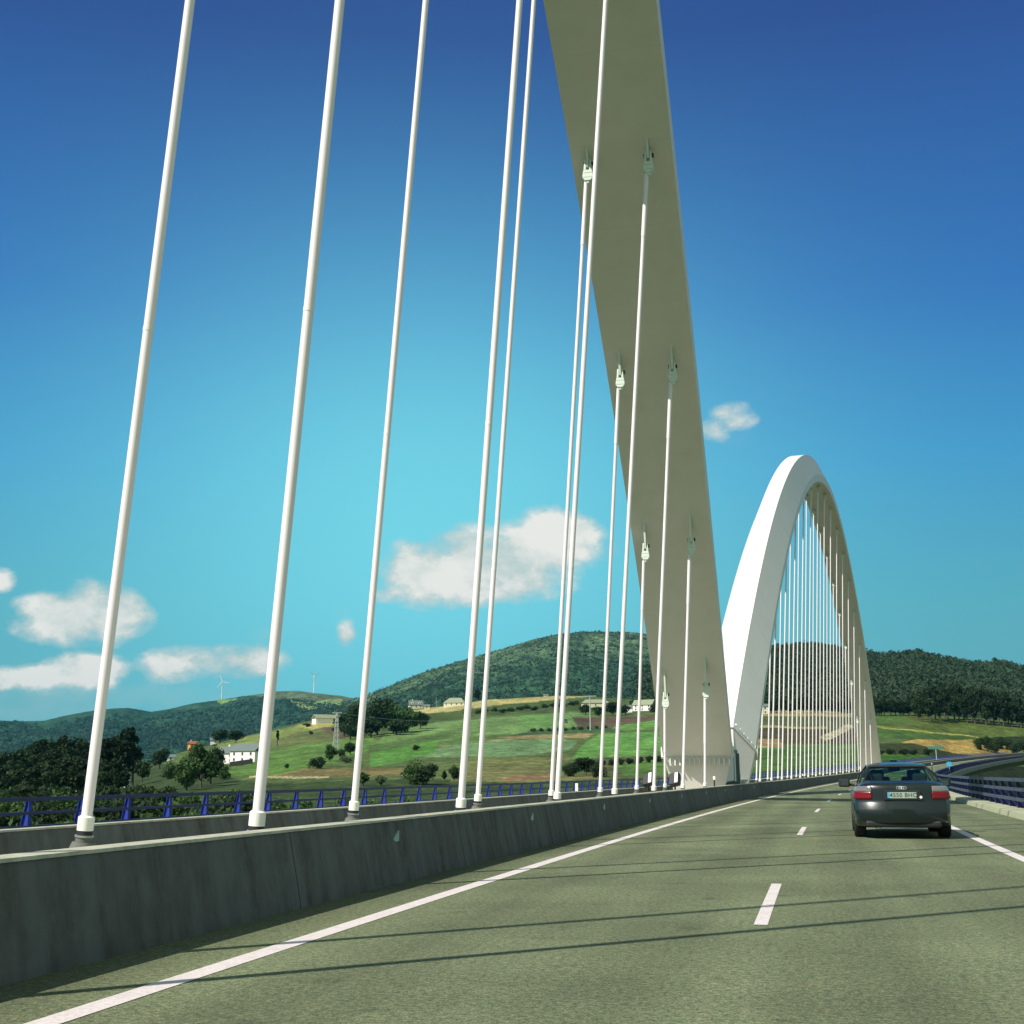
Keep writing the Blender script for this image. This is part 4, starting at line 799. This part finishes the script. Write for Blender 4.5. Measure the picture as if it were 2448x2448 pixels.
house(858, 1332, 21, 12, 3.6, 4.6, -14, 'wall_cream', 'oldroof', 'wide cream house with a hipped roof on the crest left of the fourth cable', wins=4, hip=5, chim=0)
house(1122, 1335, 24, 12, 4, 3, 4, 'wall_cream', 'oldroof', 'long low grey roofed farm building half buried in dark trees', wins=3, hip=4, chim=0, cat='farm building')
house(1215, 1341, 17, 10, 5.0, 4.0, -22, 'wall_white', 'oldroof', 'white farmhouse behind the cables left of the near arch', wins=3, chim=1)
house(1186, 1344, 6, 6, 4, 2, 0, 'wall_white', 'slate', 'small white shed left of the white farmhouse', wins=1, chim=0, cat='shed')
house(412, 1437, 12, 9, 4.0, 2.8, 12, 'wall_cream', 'slate', 'cream farmhouse with a dark hipped roof, left of the three in the hollow', wins=2, hip=3)
house(442, 1439, 15, 10, 5.2, 3.2, -26, 'wall_white', 'slate', 'white farmhouse with a slate roof at the middle of the hollow', wins=3, chim=2)
house(468, 1438, 16, 10, 6.0, 3.4, -40, 'wall_white', 'slate', 'tall white farmhouse left of the second cable, its shaded gable turned right', wins=3, chim=0)
house(364, 1405, 6.5, 6, 4.6, 1.8, 20, 'wall_orange', 'redroof', 'orange house with red trim above the leafy tree', wins=2)
house(405, 1402, 8, 6, 3.4, 1.8, 0, 'wall_white', 'slate', 'small white building with twin chimneys left of the dark tree pair', wins=1, chim=2)
house(221, 1474, 8, 6, 4.4, 2.6, -18, 'wall_white', 'slate', 'white house with a grey roof below the tallest eucalyptus', wins=3, chim=0, dist=500)
house(174, 1494, 11, 7, 4.6, 2.4, 10, 'wall_white', 'slate', 'pale house almost hidden behind the first thick cable', wins=2, chim=0, dist=520)
house(323, 1434, 5, 4, 2.5, 1.4, 0, 'wall_white', 'slate', 'tiny white hut on the brown slope left of the leafy tree', wins=1, chim=0, cat='hut')
house(1443, 1347, 5, 5, 6, 1.6, 0, 'wall_cream', 'slate', 'narrow cream tower house left of the first cables of the distant arch', wins=1, chim=0, cat='tower house')
house(1031, 1314, 5, 3, 1.8, .8, 0, 'wall_white', 'slate', 'tiny white hut alone on the yellow crest', wins=1, chim=0, cat='hut')
# garden wall under the farmhouses
p0, p1 = hill_point(432, 1446)[0], hill_point(476, 1440)[0]
b = MB(); v = Vector(p1-p0); b.add([tuple(p0+np.array([0, 0, -3])), tuple(p1+np.array([0, 0, -3])), tuple(p1+np.array([0, 0, 2.2])), tuple(p0+np.array([0, 0, 2.2]))]+[tuple(p+np.array([.2, .6, z])) for p, z in ((p0, -3), (p1, -3), (p1, 2.2), (p0, 2.2))], [(0, 1, 2, 3), (7, 6, 5, 4), (0, 4, 5, 1), (2, 6, 7, 3), (1, 5, 6, 2), (0, 3, 7, 4)])
tag(b.build('garden_wall', M['concrete']), 'grey retaining wall below the white farmhouses', 'wall')
# wind turbines
def turbine(px, py, H, rot, yaw, label):
    j = int(np.argmin(np.abs(XF-px))); p = PF[-1, j].copy(); t = empty('wind_turbine', tuple(p), R(yaw)); tag(t, label, 'wind turbine', 'wind turbines on the far ridge')
    b = MB(); b.tube((0, 0, -4), (0, 0, H), 2.3, 1.3, 16); b.build('tower', M['white'], t, smooth=40)
    b = MB(); b.box((0, 1.5, H+1.4), (3, 9, 3.2)); b.build('nacelle', M['white'], t, bevel=.3)
    b = MB(); b.lathe((0, -4.4, H+1.4), [(.1, -1.6), (1.2, -.6), (1.5, .8)], 12, 'Y'); b.build('hub', M['white'], t)
    for k in range(3):
        a = R(rot+120*k); d = Vector((math.sin(a), 0, math.cos(a))); c = Vector((0, -4.4, H+1.4)); pr = Vector((math.cos(a), 0, -math.sin(a)))
        V = [c+d*l+pr*w*s_+Vector((0, th*q, 0)) for l, w, th in ((1, .9, .7), (9, 1.7, .4), (38, .5, .15)) for s_, q in ((-1, 0), (0, -1), (1, 0), (0, 1))]
        b = MB(); b.add(V, [(i*4+j_, i*4+(j_+1) % 4, (i+1)*4+(j_+1) % 4, (i+1)*4+j_) for i in range(2) for j_ in range(4)]+[(8, 9, 10, 11)]); b.build('blade', M['white'], t)
turbine(419, 0, 84, 100, 18, 'white wind turbine at the left end of the far ridge'); turbine(503, 0, 100, -8, 25, 'white wind turbine half hidden by the second cable'); turbine(592, 0, 82, 62, 60, 'white wind turbine on the rounded end of the ridge')
# lattice pylon, poles and wire
M['galv'] = mat('galvanised_steel', (.42, .46, .42), .5, metal=.3)
def pylon(px, py, H, name, label):
    p, d = hill_point(px, py); t = empty(name, tuple(p)); tag(t, label, 'pylon'); b = MB(); w0, w1 = 1.5, .35
    cs = lambda h: [(sx*(w0+(w1-w0)*h/H), sy*(w0+(w1-w0)*h/H), h) for sx, sy in ((-1, -1), (1, -1), (1, 1), (-1, 1))]
    for i in range(4): b.tube(cs(0)[i], cs(H)[i], .14, .1, 6)
    b.build('mast', M['galv'], t); b = MB(); hs = np.linspace(0, H, 9)
    for a, c in zip(hs[:-1], hs[1:]):
        for i in range(4): b.tube(cs(a)[i], cs(c)[(i+1) % 4], .07, n=4); b.tube(cs(a)[(i+1) % 4], cs(c)[i], .07, n=4)
    b.build('bracing', M['galv'], t); b = MB(); b.box((0, 0, H-.2), (5, .25, .25)); b.box((0, 0, H-1.8), (3.4, .2, .2)); b.build('crossarm', M['galv'], t); return Vector(p)+Vector((0, 0, H))
ptop = pylon(634, 1422, 20, 'pylon', 'grey lattice pylon on the slope left of the third cable')
p, d = hill_point(1113, 1378); t = empty('utility_pole', tuple(p)); tag(t, 'grey T shaped power pole on the ploughed field', 'power pole')
b = MB(); b.tube((0, 0, -.5), (0, 0, 21), .5, .3, 10); b.build('post', M['galv'], t, smooth=40); b = MB(); b.box((0, 0, 20.6), (8, .4, .4)); b.build('crossarm', M['galv'], t); qtop = Vector(p)+Vector((0, 0, 21))
b = MB(); pts = [ptop.lerp(qtop, k/24)+Vector((0, 0, -9*4*(k/24)*(1-k/24))) for k in range(25)]
for a, c in zip(pts[:-1], pts[1:]): b.tube(a, c, .06, n=5, cap=False)
tag(b.build('power_line', M['galv']), 'thin pale power line sagging from the pylon to the pole', 'power line')
p, d = hill_point(823, 1333); b = MB(); t = empty('utility_pole', tuple(p)); tag(t, 'thin pale pole on the crest between the dormer house and the hipped house', 'utility pole')
b.tube((0, 0, -.5), (0, 0, 9.5), .22, .15, 8); b.build('post', M['galv'], t); b = MB(); b.box((0, 0, 9), (1.6, .15, .15)); b.build('crossarm', M['galv'], t)
# tractor on the ploughed field
p, d = hill_point(1066, 1364); t = empty('tractor', tuple(p), R(40)); tag(t, 'small grey tractor with a white cab roof on the ploughed field', 'tractor')
b = MB(); b.box((0, 1.2, 1.2), (1.1, 2.4, 1.0)); b.box((0, -.6, 1.0), (1.3, 1.6, .8)); b.build('body', M['galv'], t, bevel=.08)
b = MB(); b.box((0, -.6, 2.1), (1.5, 1.4, 1.5)); b.build('cab', M['winglass'], t, bevel=.1); b = MB(); b.box((0, -.6, 2.95), (1.8, 1.8, .25)); b.build('cab_roof', M['white'], t, bevel=.08)
for x, y, r_ in ((-.9, -.9, .85), (.9, -.9, .85), (-.75, 1.9, .5), (.75, 1.9, .5)):
    b = MB(); b.lathe((x-.2, y, r_), [(.2, 0), (r_, .05), (r_, .35), (.2, .4)], 16, 'X'); b.build('wheel', M['rubber'], t)
# ------------------------------------------------------------------ cars
M['carpaint'] = mat('dark_green_metallic_paint', (.003, .008, .008), .26, metal=.1, coat=.3, noise=[(400, .3, (.05, .08, .08))])
M['carpaint2'] = mat('black_car_paint', (.02, .02, .028), .25, metal=.3, coat=1.0)
M['cartrim'] = mat('car_black_trim', (.01, .011, .012), .6)
M['redlens'] = mat('red_lens', (.17, .002, .006), .3, spec=.4, coat=.3); M['clearlens'] = mat('smoky_clear_lens', (.30, .27, .26), .08, spec=1.0, coat=1.0, metal=.5)
M['chrome'] = mat('chrome', (.8, .82, .82), .12, metal=1); M['plate'] = mat('number_plate', (.34, .42, .35), .5); M['euband'] = mat('blue_band', (.05, .35, .6), .5); M['ink'] = mat('plate_ink', (.02, .05, .03), .5)
M['tyre'] = mat('tyre', (.012, .012, .013), .85); M['alloy'] = mat('alloy', (.5, .52, .52), .3, metal=.9); M['seat'] = mat('seat_fabric', (.02, .03, .028), .9)
def glassmat():
    m = bpy.data.materials.new('tinted_car_glass'); m.use_nodes = True; nt = m.node_tree; nt.nodes.remove(nt.nodes['Principled BSDF'])
    tr = nt.nodes.new('ShaderNodeBsdfTransparent'); tr.inputs[0].default_value = (.72, .86, .76, 1); gl = nt.nodes.new('ShaderNodeBsdfGlossy'); gl.inputs[1].default_value = .03; gl.inputs[0].default_value = (.9, 1, 1, 1)
    fr = nt.nodes.new('ShaderNodeLayerWeight'); pw = nt.nodes.new('ShaderNodeMath'); pw.operation = 'POWER'; nt.links.new(fr.outputs['Facing'], pw.inputs[0]); pw.inputs[1].default_value = 4; pm = nt.nodes.new('ShaderNodeMath'); pm.operation = 'MULTIPLY_ADD'; nt.links.new(pw.outputs[0], pm.inputs[0]); pm.inputs[1].default_value = .35; pm.inputs[2].default_value = .02; mx = nt.nodes.new('ShaderNodeMixShader'); nt.links.new(pm.outputs[0], mx.inputs[0]); nt.links.new(tr.outputs[0], mx.inputs[1]); nt.links.new(gl.outputs[0], mx.inputs[2]); nt.links.new(mx.outputs[0], nt.nodes['Material Output'].inputs[0]); return m
M['glass'] = glassmat()
def ip(x, t): t = np.array(t, float); return float(np.interp(x, t[:, 0], t[:, 1]))
def make_car(paint, label, detail=True):
    root = empty('car'); tag(root, label, 'car')
    Lc = 4.55
    top = [(0, 1.0), (.05, 1.02), (.30, 1.045), (.62, 1.04), (1.2, .97), (2.6, .94), (3.1, .95), (3.35, .93), (3.9, .86), (4.3, .76), (4.5, .62), (4.55, .55)]
    wid = [(0, .80), (.12, .855), (.35, .880), (.8, .888), (1.05, .892), (2.2, .888), (3.4, .888), (3.8, .885), (4.2, .85), (4.45, .76), (4.55, .66)]
    wheels = (.98, 3.63)
    ys = np.unique(np.concatenate([np.linspace(0, .5, 12), np.linspace(.5, 4.1, 73), np.linspace(4.1, Lc, 12)]))
    def sect(y):
        zt, w = ip(y, top), ip(y, wid); zb = ip(y, [(0, .30), (.2, .22), (.6, .19), (4.0, .19), (4.4, .22), (4.55, .3)])
        for yw in wheels:
            if abs(y-yw) < .365: zb = max(zb, .30+math.sqrt(max(0, .365**2-(y-yw)**2)))
        prof = [(.0, zb), (.72, zb), (.93, zb+.015), (.975, zb+.06)]
        z1 = max(zb+.1, .42); hs = [z1, max(z1+.03, .55), max(z1+.06, .66), max(z1+.09, .72), max(z1+.12, .82), max(z1+.15, .90)]
        ws = [.99, .998, 1.0, .995, .965, .925]
        for h, k_ in zip(hs, ws): prof.append((k_, min(h, zt-.05)))
        prof += [(.87, zt-.035), (.79, zt-.008), (.6, zt+.008), (.3, zt+.014), (0, zt+.016)]
        return [(a*w, z) for a, z in prof]
    def deform(x, y, z):
        w = .86; f = max(0, 1-y/.7); rear = ip(z, [(.2, .10), (.30, .03), (.42, 0), (.58, .0), (.625, .012), (.645, .075), (.74, .09), (.95, .105), (1.0, .14), (1.03, .2)])
        cr = .20*min(1, abs(x)/w)**3.2; f2 = max(0, (y-(Lc-.8))/.8); cf = .30*min(1, abs(x)/.7)**2.6; ff = ip(z, [(.2, .1), (.45, 0), (.6, .05), (.75, .2)])
        return (x, y+f*(rear+cr)-f2*(cf+ff), z)
    rows = []
    for y in ys:
        h = sect(y); full = [(x, z) for x, z in h]+[(-x, z) for x, z in h[-2:0:-1]]; rows.append([deform(x, y, z) for x, z in full])
    n = len(rows[0]); b = MB(); b.v = [p for r_ in rows for p in r_]
    b.f = [(i*n+j, i*n+(j+1) % n, (i+1)*n+(j+1) % n, (i+1)*n+j) for i in range(len(rows)-1) for j in range(n)]
    h = sect(0.0)   # end caps as quad strips so the bulge of bumper and boot lid shows
    for yy, base_i, sgn in ((0.0, 0, 1), (Lc, (len(rows)-1)*n, -1)):
        hh = sect(yy); m_ = len(hh); prev = [base_i+i for i in range(m_)]
        for k_ in range(1, 13):
            a = 1-k_/6.0
            if k_ == 12: cur = [base_i]+[base_i+(n-i) for i in range(1, m_-1)]+[base_i+m_-1]
            else: cur = [base_i]+[None]*(m_-2)+[base_i+m_-1]; 
            for i in range(1, m_-1):
                if k_ < 12: b.v.append(deform(hh[i][0]*a, yy, hh[i][1]+(.016*(1-abs(a)) if i > m_-5 else 0))); cur[i] = len(b.v)-1
            for i in range(m_-1):
                q_ = [prev[i], prev[i+1], cur[i+1], cur[i]]; q_ = [v_ for j_, v_ in enumerate(q_) if v_ not in q_[:j_]]
                if len(q_) > 2: b.f.append(tuple(q_))
            prev = cur
    body = b.build('body', paint, root, smooth=35)
    # greenhouse: roof skin, pillars, panes
    def gh(y0, z):  # half width of the cabin at height
        return ip(z, [(.93, .80), (1.05, .745), (1.2, .66), (1.33, .575), (1.40, .50)])
    yr = [(1.28, 1.345), (1.45, 1.385), (1.9, 1.425), (2.3, 1.42), (2.65, 1.385), (2.85, 1.345)]
    R_ = []
    for y in np.linspace(1.28, 2.85, 16):
        z = ip(y, yr); hw = .575; R_.append([(x*hw, y, z-.05*abs(x)**2.6+ (0.0)) for x in np.linspace(-1, 1, 13)])
    b = MB(); nn = 13; b.v = [p for r_ in R_ for p in r_]+[(x, y, z-.03) for r_ in R_ for x, y, z in r_]; N_ = 16*nn
    for i in range(15):
        for j in range(nn-1): a = i*nn+j; b.f += [(a, a+1, a+nn+1, a+nn), (N_+a, N_+a+nn, N_+a+nn+1, N_+a+1)]
    for j in range(nn-1): b.f += [(j, N_+j, N_+j+1, j+1), (15*nn+j, 15*nn+j+1, N_+15*nn+j+1, N_+15*nn+j)]
    for i in range(15): b.f += [(i*nn, (i+1)*nn, N_+(i+1)*nn, N_+i*nn), (i*nn+nn-1, N_+i*nn+nn-1, N_+(i+1)*nn+nn-1, (i+1)*nn+nn-1)]
    b.build('roof', paint, root, smooth=50)
    def pillar(name, a, c, w_):
        for sx in (-1, 1):
            b = MB(); A_, C_ = Vector((a[0]*sx, a[1], a[2])), Vector((c[0]*sx, c[1], c[2])); W_ = Vector((0, w_, 0)); O_ = Vector((.035*sx, 0, .012))
            mid = (A_+C_)/2+Vector((.03*sx, 0, .035)); ring = []
            for Q_ in (A_, mid, C_): ring += [Q_-W_, Q_+W_, Q_+W_-O_, Q_-W_-O_]
            b.add(ring, [(i*4+j, i*4+(j+1) % 4, (i+1)*4+(j+1) % 4, (i+1)*4+j) for i in range(2) for j in range(4)]+[(0, 1, 2, 3), (8, 9, 10, 11)]); b.build(name, paint, root, smooth=60)
    pillar('rear_pillar', (.775, .78, .99), (.555, 1.42, 1.335), .13); pillar('centre_pillar', (.80, 2.05, .93), (.575, 2.0, 1.37), .04); pillar('front_pillar', (.79, 3.18, .93), (.565, 2.72, 1.345), .05)
    def pane(name, pts, th=.004):
        b = MB(); V = [Vector(p) for p in pts]; n_ = (V[1]-V[0]).cross(V[2]-V[1]).normalized()*th; b.add(V+[v-n_ for v in V], [(0, 1, 2, 3), (7, 6, 5, 4), (0, 4, 5, 1), (1, 5, 6, 2), (2, 6, 7, 3), (3, 7, 4, 0)]); return b.build(name, M['glass'], root)
    pane('rear_window', [(-.66, .63, 1.04), (.66, .63, 1.04), (.515, 1.285, 1.335), (-.515, 1.285, 1.335)])
    b = MB()
    for p0_, p1_ in (((-.66, .62, 1.045), (.66, .62, 1.045)), ((.66, .62, 1.045), (.53, 1.28, 1.335)), ((-.66, .62, 1.045), (-.53, 1.28, 1.335)), ((.53, 1.28, 1.34), (-.53, 1.28, 1.34))): b.tube(p0_, p1_, .022, n=8)
    b.build('window_seal', M['cartrim'], root)
    pane('windscreen', [(.69, 3.28, .99), (-.69, 3.28, .99), (-.525, 2.82, 1.35), (.525, 2.82, 1.35)])
    for sx in (-1, 1):
        pane('side_window', [(sx*.785, .98, .99), (sx*.79, 3.08, .965), (sx*.57, 2.72, 1.335), (sx*.57, 1.52, 1.345)][::sx])
    # cabin: parcel shelf, seats with headrests, mirror, steering wheel
    b = MB(); b.box((0, .95, 1.0), (1.3, .7, .05)); b.build('parcel_shelf', M['seat'], root)
    for x in (-.36, .36):
        b = MB(); b.box((x, 2.15, .93), (.5, .14, .42)); s_ = b.build('front_seat', M['seat'], root, bevel=.05); b = MB(); b.box((x, 2.12, 1.20), (.27, .10, .16)); b.build('headrest', M['seat'], s_, bevel=.04)
    b = MB(); b.box((0, 1.28, .98), (1.3, .16, .14)); s_ = b.build('rear_seat', M['seat'], root, bevel=.05)
    for x in (-.42, .42): b = MB(); b.box((x, 1.26, 1.12), (.28, .09, .16)); b.build('headrest', M['seat'], s_, bevel=.04)
    b = MB(); b.box((0.0, 2.66, 1.285), (.24, .03, .07)); b.build('rear_view_mirror', M['cartrim'], root, bevel=.01)
    # wheels
    for x in (-1, 1):
        for yw in wheels:
            b = MB(); b.lathe((x*.775-.11, yw, .325), [(.2, .0), (.30, 0), (.325, .03), (.325, .19), (.30, .22), (.2, .22)], 36, 'X'); wh = b.build('wheel', M['tyre'], root, smooth=30)
            b = MB(); b.lathe((x*.775-.10, yw, .325), [(.02, .01), (.205, .0), (.205, .20), (.02, .19)], 30, 'X'); b.build('rim', M['alloy'], wh, smooth=30)
    for sx in (-1, 1):
        b = MB(); b.box((sx*1.01, 2.93, 1.015), (.23, .12, .17)); mr = b.build('wing_mirror', paint if sx > 0 else M['cartrim'], root, bevel=.03, seg=3); b = MB(); b.tube((sx*.80, 2.95, .97), (sx*.93, 2.94, .98), .025, n=8); b.build('mirror_arm', M['cartrim'], mr)
        b = MB(); b.box((sx*1.0, 2.868, 1.01), (.16, .012, .11)); b.build('mirror_glass', M['winglass'], mr, bevel=.004)
        # tail light wrapping the corner, following the body surface
        def shell(name, z0, z1, m_, par, x0=.545, x1=.845):
            b = MB(); nx, nz = 14, 6; V = []
            for k_ in range(nz+1):
                z = z0+(z1-z0)*k_/nz
                for i in range(nx+1):
                    x = x0+(x1-x0)*i/nx+(.0 if i < nx else 0); hw = ip(z, [(.6, .858), (.75, .85), (.9, .82), (.97, .79)]); x = min(x, hw); y = .0
                    p_ = deform(x, 0.0, z); V.append((sx*p_[0], p_[1]-.012, p_[2]))
            for k_ in range(nz+1):
                for yy in (.10, .22):
                    z = z0+(z1-z0)*k_/nz; hw = ip(z, [(.6, .875), (.75, .872), (.9, .84), (.97, .80)]); p_ = deform(hw, yy, z); V.append((sx*(p_[0]+.008), p_[1], z))
            F = [(k_*(nx+1)+i, k_*(nx+1)+i+1, (k_+1)*(nx+1)+i+1, (k_+1)*(nx+1)+i) for k_ in range(nz) for i in range(nx)]; o_ = (nz+1)*(nx+1)
            for k_ in range(nz): F += [(k_*(nx+1)+nx, o_+2*k_, o_+2*k_+2, (k_+1)*(nx+1)+nx), (o_+2*k_, o_+2*k_+1, o_+2*k_+3, o_+2*k_+2)]
            b.add(V, F); o = b.build(name, m_, par, smooth=50, fix=False); sol = o.modifiers.new('thick', 'SOLIDIFY'); sol.thickness = .02; sol.offset = 0; return o
        tl = shell('tail_light', .735, .868, M['redlens'], root); shell('clear_lens', .870, .965, M['clearlens'], tl)
    # plate recess, plate with its characters, ring emblem, bumper groove, exhaust
    b = MB(); b.box((0, .078, .80), (.66, .03, .175)); b.build('plate_recess', M['cartrim'], root, bevel=.008)
    b = MB(); b.box((0, .056, .80), (.52, .012, .11)); pl = b.build('number_plate', M['plate'], root, bevel=.002)
    b = MB(); b.box((-.240, .0485, .80), (.038, .003, .104)); b.build('blue_band', M['euband'], pl)
    if detail:
        fc = bpy.data.curves.new('plate_text', 'FONT'); fc.body = '4550 BHC'; fc.size = .105; fc.align_x = 'CENTER'; fc.align_y = 'CENTER'; fc.extrude = .001; fc.space_character = 1.1; fc.offset = .0015
        fo = bpy.data.objects.new('plate_text', fc); COL.objects.link(fo); dg = bpy.context.evaluated_depsgraph_get(); me = bpy.data.meshes.new_from_object(fo.evaluated_get(dg)); bpy.data.objects.remove(fo)
        to = bpy.data.objects.new('plate_characters', me); COL.objects.link(to); me.materials.append(M['ink']); to.parent = pl; to.location = (.022, .0475, .80); to.rotation_euler = (math.pi/2, 0, 0)
        for i in range(4):
            b = MB(); c0 = Vector((-.062+.0415*i, .118, .935)); k0 = 20; V = []
            for a in range(k0):
                for q_ in range(6):
                    t1, t2 = 2*math.pi*a/k0, 2*math.pi*q_/6; rr = .027+.0065*math.cos(t2); V.append((c0.x+rr*math.cos(t1), c0.y-.006+.0048*math.sin(t2)-.02, c0.z+rr*math.sin(t1)))
            b.add(V, [(a*6+q_, a*6+(q_+1) % 6, ((a+1) % k0)*6+(q_+1) % 6, ((a+1) % k0)*6+q_) for a in range(k0) for q_ in range(6)]); b.build('emblem_ring', M['chrome'], root, smooth=60)
        b = MB(); b.box((.335, .05, .765), (.045, .012, .045), Matrix.Rotation(R(45), 3, 'Y')); b.build('sticker', M['white'], root)
    b = MB(); b.box((0, .20, .275), (1.36, .26, .13)); b.build('rear_apron', M['cartrim'], root, bevel=.04)
    b = MB()
    for x in (-.50, -.42): b.tube((x, .10, .225), (x, .4, .225), .026, n=12)
    b.build('exhaust', M['cartrim'], root)
    b = MB(); b.tube((-.62, .98, .3), (.62, .98, .3), .05, n=10); b.tube((-.6, 3.6, .3), (.6, 3.6, .3), .05, n=10); b.build('axle', M['cartrim'], root)
    for sx in (-1, 1):
        b = MB(); b.box((sx*.62, 4.35, .66), (.34, .12, .14)); b.build('headlight', M['clearlens'], root, bevel=.03)
    return root
car = make_car(M['carpaint'], 'dark green saloon car driving ahead in the right hand lane')
CS = 26.9; cp = P(CS, 1.62); car.location = tuple(cp); car.rotation_euler = (0, 0, -heading(CS)); car.scale = (1.085, 1.085, 1.085)
car2 = make_car(M['carpaint2'], 'small black oncoming car far off on the opposite carriageway', detail=False)
cp = P(303, -12.4, -.1); car2.location = tuple(cp); car2.rotation_euler = (0, 0, -heading(303)+math.pi); car2.scale = (1.1, 1.1, 1.1)
# ------------------------------------------------------------------ roadside furniture
def marker(s, off, z, label, h=.42, group=None):
    t = empty('delineator', tuple(P(s, off, z))); tag(t, label, 'delineator', group); b = MB(); b.box((0, 0, h*.4), (.06, .05, h*.8)); b.build('post', M['blackp'], t, bevel=.01); b = MB(); b.box((0, -.02, h*.82), (.11, .05, .17)); b.build('reflector', M['white'], t, bevel=.015)
marker(57.8, -5.3, .72, 'small black marker with a white top on the near barrier, left of the arch foot', .5)
marker(116, -5.3, .72, 'small white marker on the barrier below the cables of the distant arch', .4)
marker(132, 5.75, .9, 'white topped marker at the left end of the right hand railing', 1.3)
for i, s in enumerate((232, 262, 312, 372)): marker(s, -19.1, .65, ['white marker on the far railing just right of the distant arch', 'white marker on the far railing near the black oncoming car', 'white marker on the far railing below the green field', 'white marker on the far railing nearest the road sign'][i], .6)
M['signblue'] = mat('sign_blue', (.05, .38, .62), .4); M['signteal'] = mat('sign_back', (.07, .20, .14), .5, metal=.2)
t = empty('road_sign', tuple(P(205, 6.2, 1.0))); tag(t, 'small bright blue sign standing on the right hand railing of the far bend', 'road sign'); b = MB(); b.tube((0, 0, -.9), (0, 0, .6), .05, n=8); b.build('post', M['galv'], t); b = MB(); b.box((0, -.08, .6), (.7, .06, .7)); b.build('board', M['signblue'], t, bevel=.02)
t = empty('road_sign', tuple(P(395, -15.5, -.2))); tag(t, 'wide green road sign on one post beside the far bend', 'road sign'); b = MB(); b.tube((0, 0, 0), (0, 0, 3.6), .13, n=10); b.build('post', M['galv'], t); b = MB(); b.box((0, -.1, 3.8), (4.6, .12, .85)); b.build('board', M['signteal'], t, bevel=.03)
# flood lights and white bracket at the near arch foot
for i, (s, off) in enumerate(((60.2, -8.7), (60.6, -7.5))):
    t = empty('floodlight', tuple(P(s, off, .2))); tag(t, ['black floodlight left of its twin at the foot of the near arch', 'black floodlight right of its twin at the foot of the near arch'][i], 'floodlight', 'floodlights at the arch foot')
    b = MB(); b.tube((0, 0, 0), (0, 0, .6), .04, n=8); b.build('stand', M['blackp'], t)
    rot = Matrix.Rotation(R(-35), 3, 'X') @ Matrix.Rotation(R(-20), 3, 'Z'); b = MB(); b.box((0, 0, .85), (.5, .3, .62), rot); b.build('housing', M['blackp'], t, bevel=.03); b = MB(); b.box(tuple(Vector((0, 0, .85))+rot @ Vector((.14, -.155, 0))), (.16, .02, .55), rot); b.build('lens', M['white'], t)
# end fitting: white round valve housings beside the arch foot on the far barrier
for s, off, z, w, lb in ((47.5, -9.4, .62, .11, 'small white box on the far median barrier behind the cables'), (49.0, -19.0, .9, .14, 'small white reflector plate on the far blue railing')):
    t = empty('marker_plate', tuple(P(s, off, z))); tag(t, lb, 'marker'); b = MB(); b.box((0, 0, .22), (w, .05, .30)); b.build('plate', M['white'], t, bevel=.01); b = MB(); b.box((0, 0, .03), (.04, .04, .1)); b.build('stem', M['blackp'], t)

# ------------------------------------------------------------------ haze
b = MB(); b.add([(x, y, z) for z in (-62, 640) for x, y in ((-14000, -14000), (14000, -14000), (14000, 14000), (-14000, 14000))], [(0, 3, 2, 1), (4, 5, 6, 7), (0, 1, 5, 4), (1, 2, 6, 5), (2, 3, 7, 6), (3, 0, 4, 7)])
hm = bpy.data.materials.new('haze'); hm.use_nodes = True; nt = hm.node_tree; nt.nodes.remove(nt.nodes['Principled BSDF']); pv = nt.nodes.new('ShaderNodeVolumePrincipled')
pv.inputs['Color'].default_value = (.12, .62, .80, 1); pv.inputs['Density'].default_value = 3.0e-5; pv.inputs['Anisotropy'].default_value = .2; nt.links.new(pv.outputs[0], nt.nodes['Material Output'].inputs['Volume'])
hz = b.build('haze', hm); tag(hz, 'thin bluish haze over the valley', 'haze', kind='stuff')
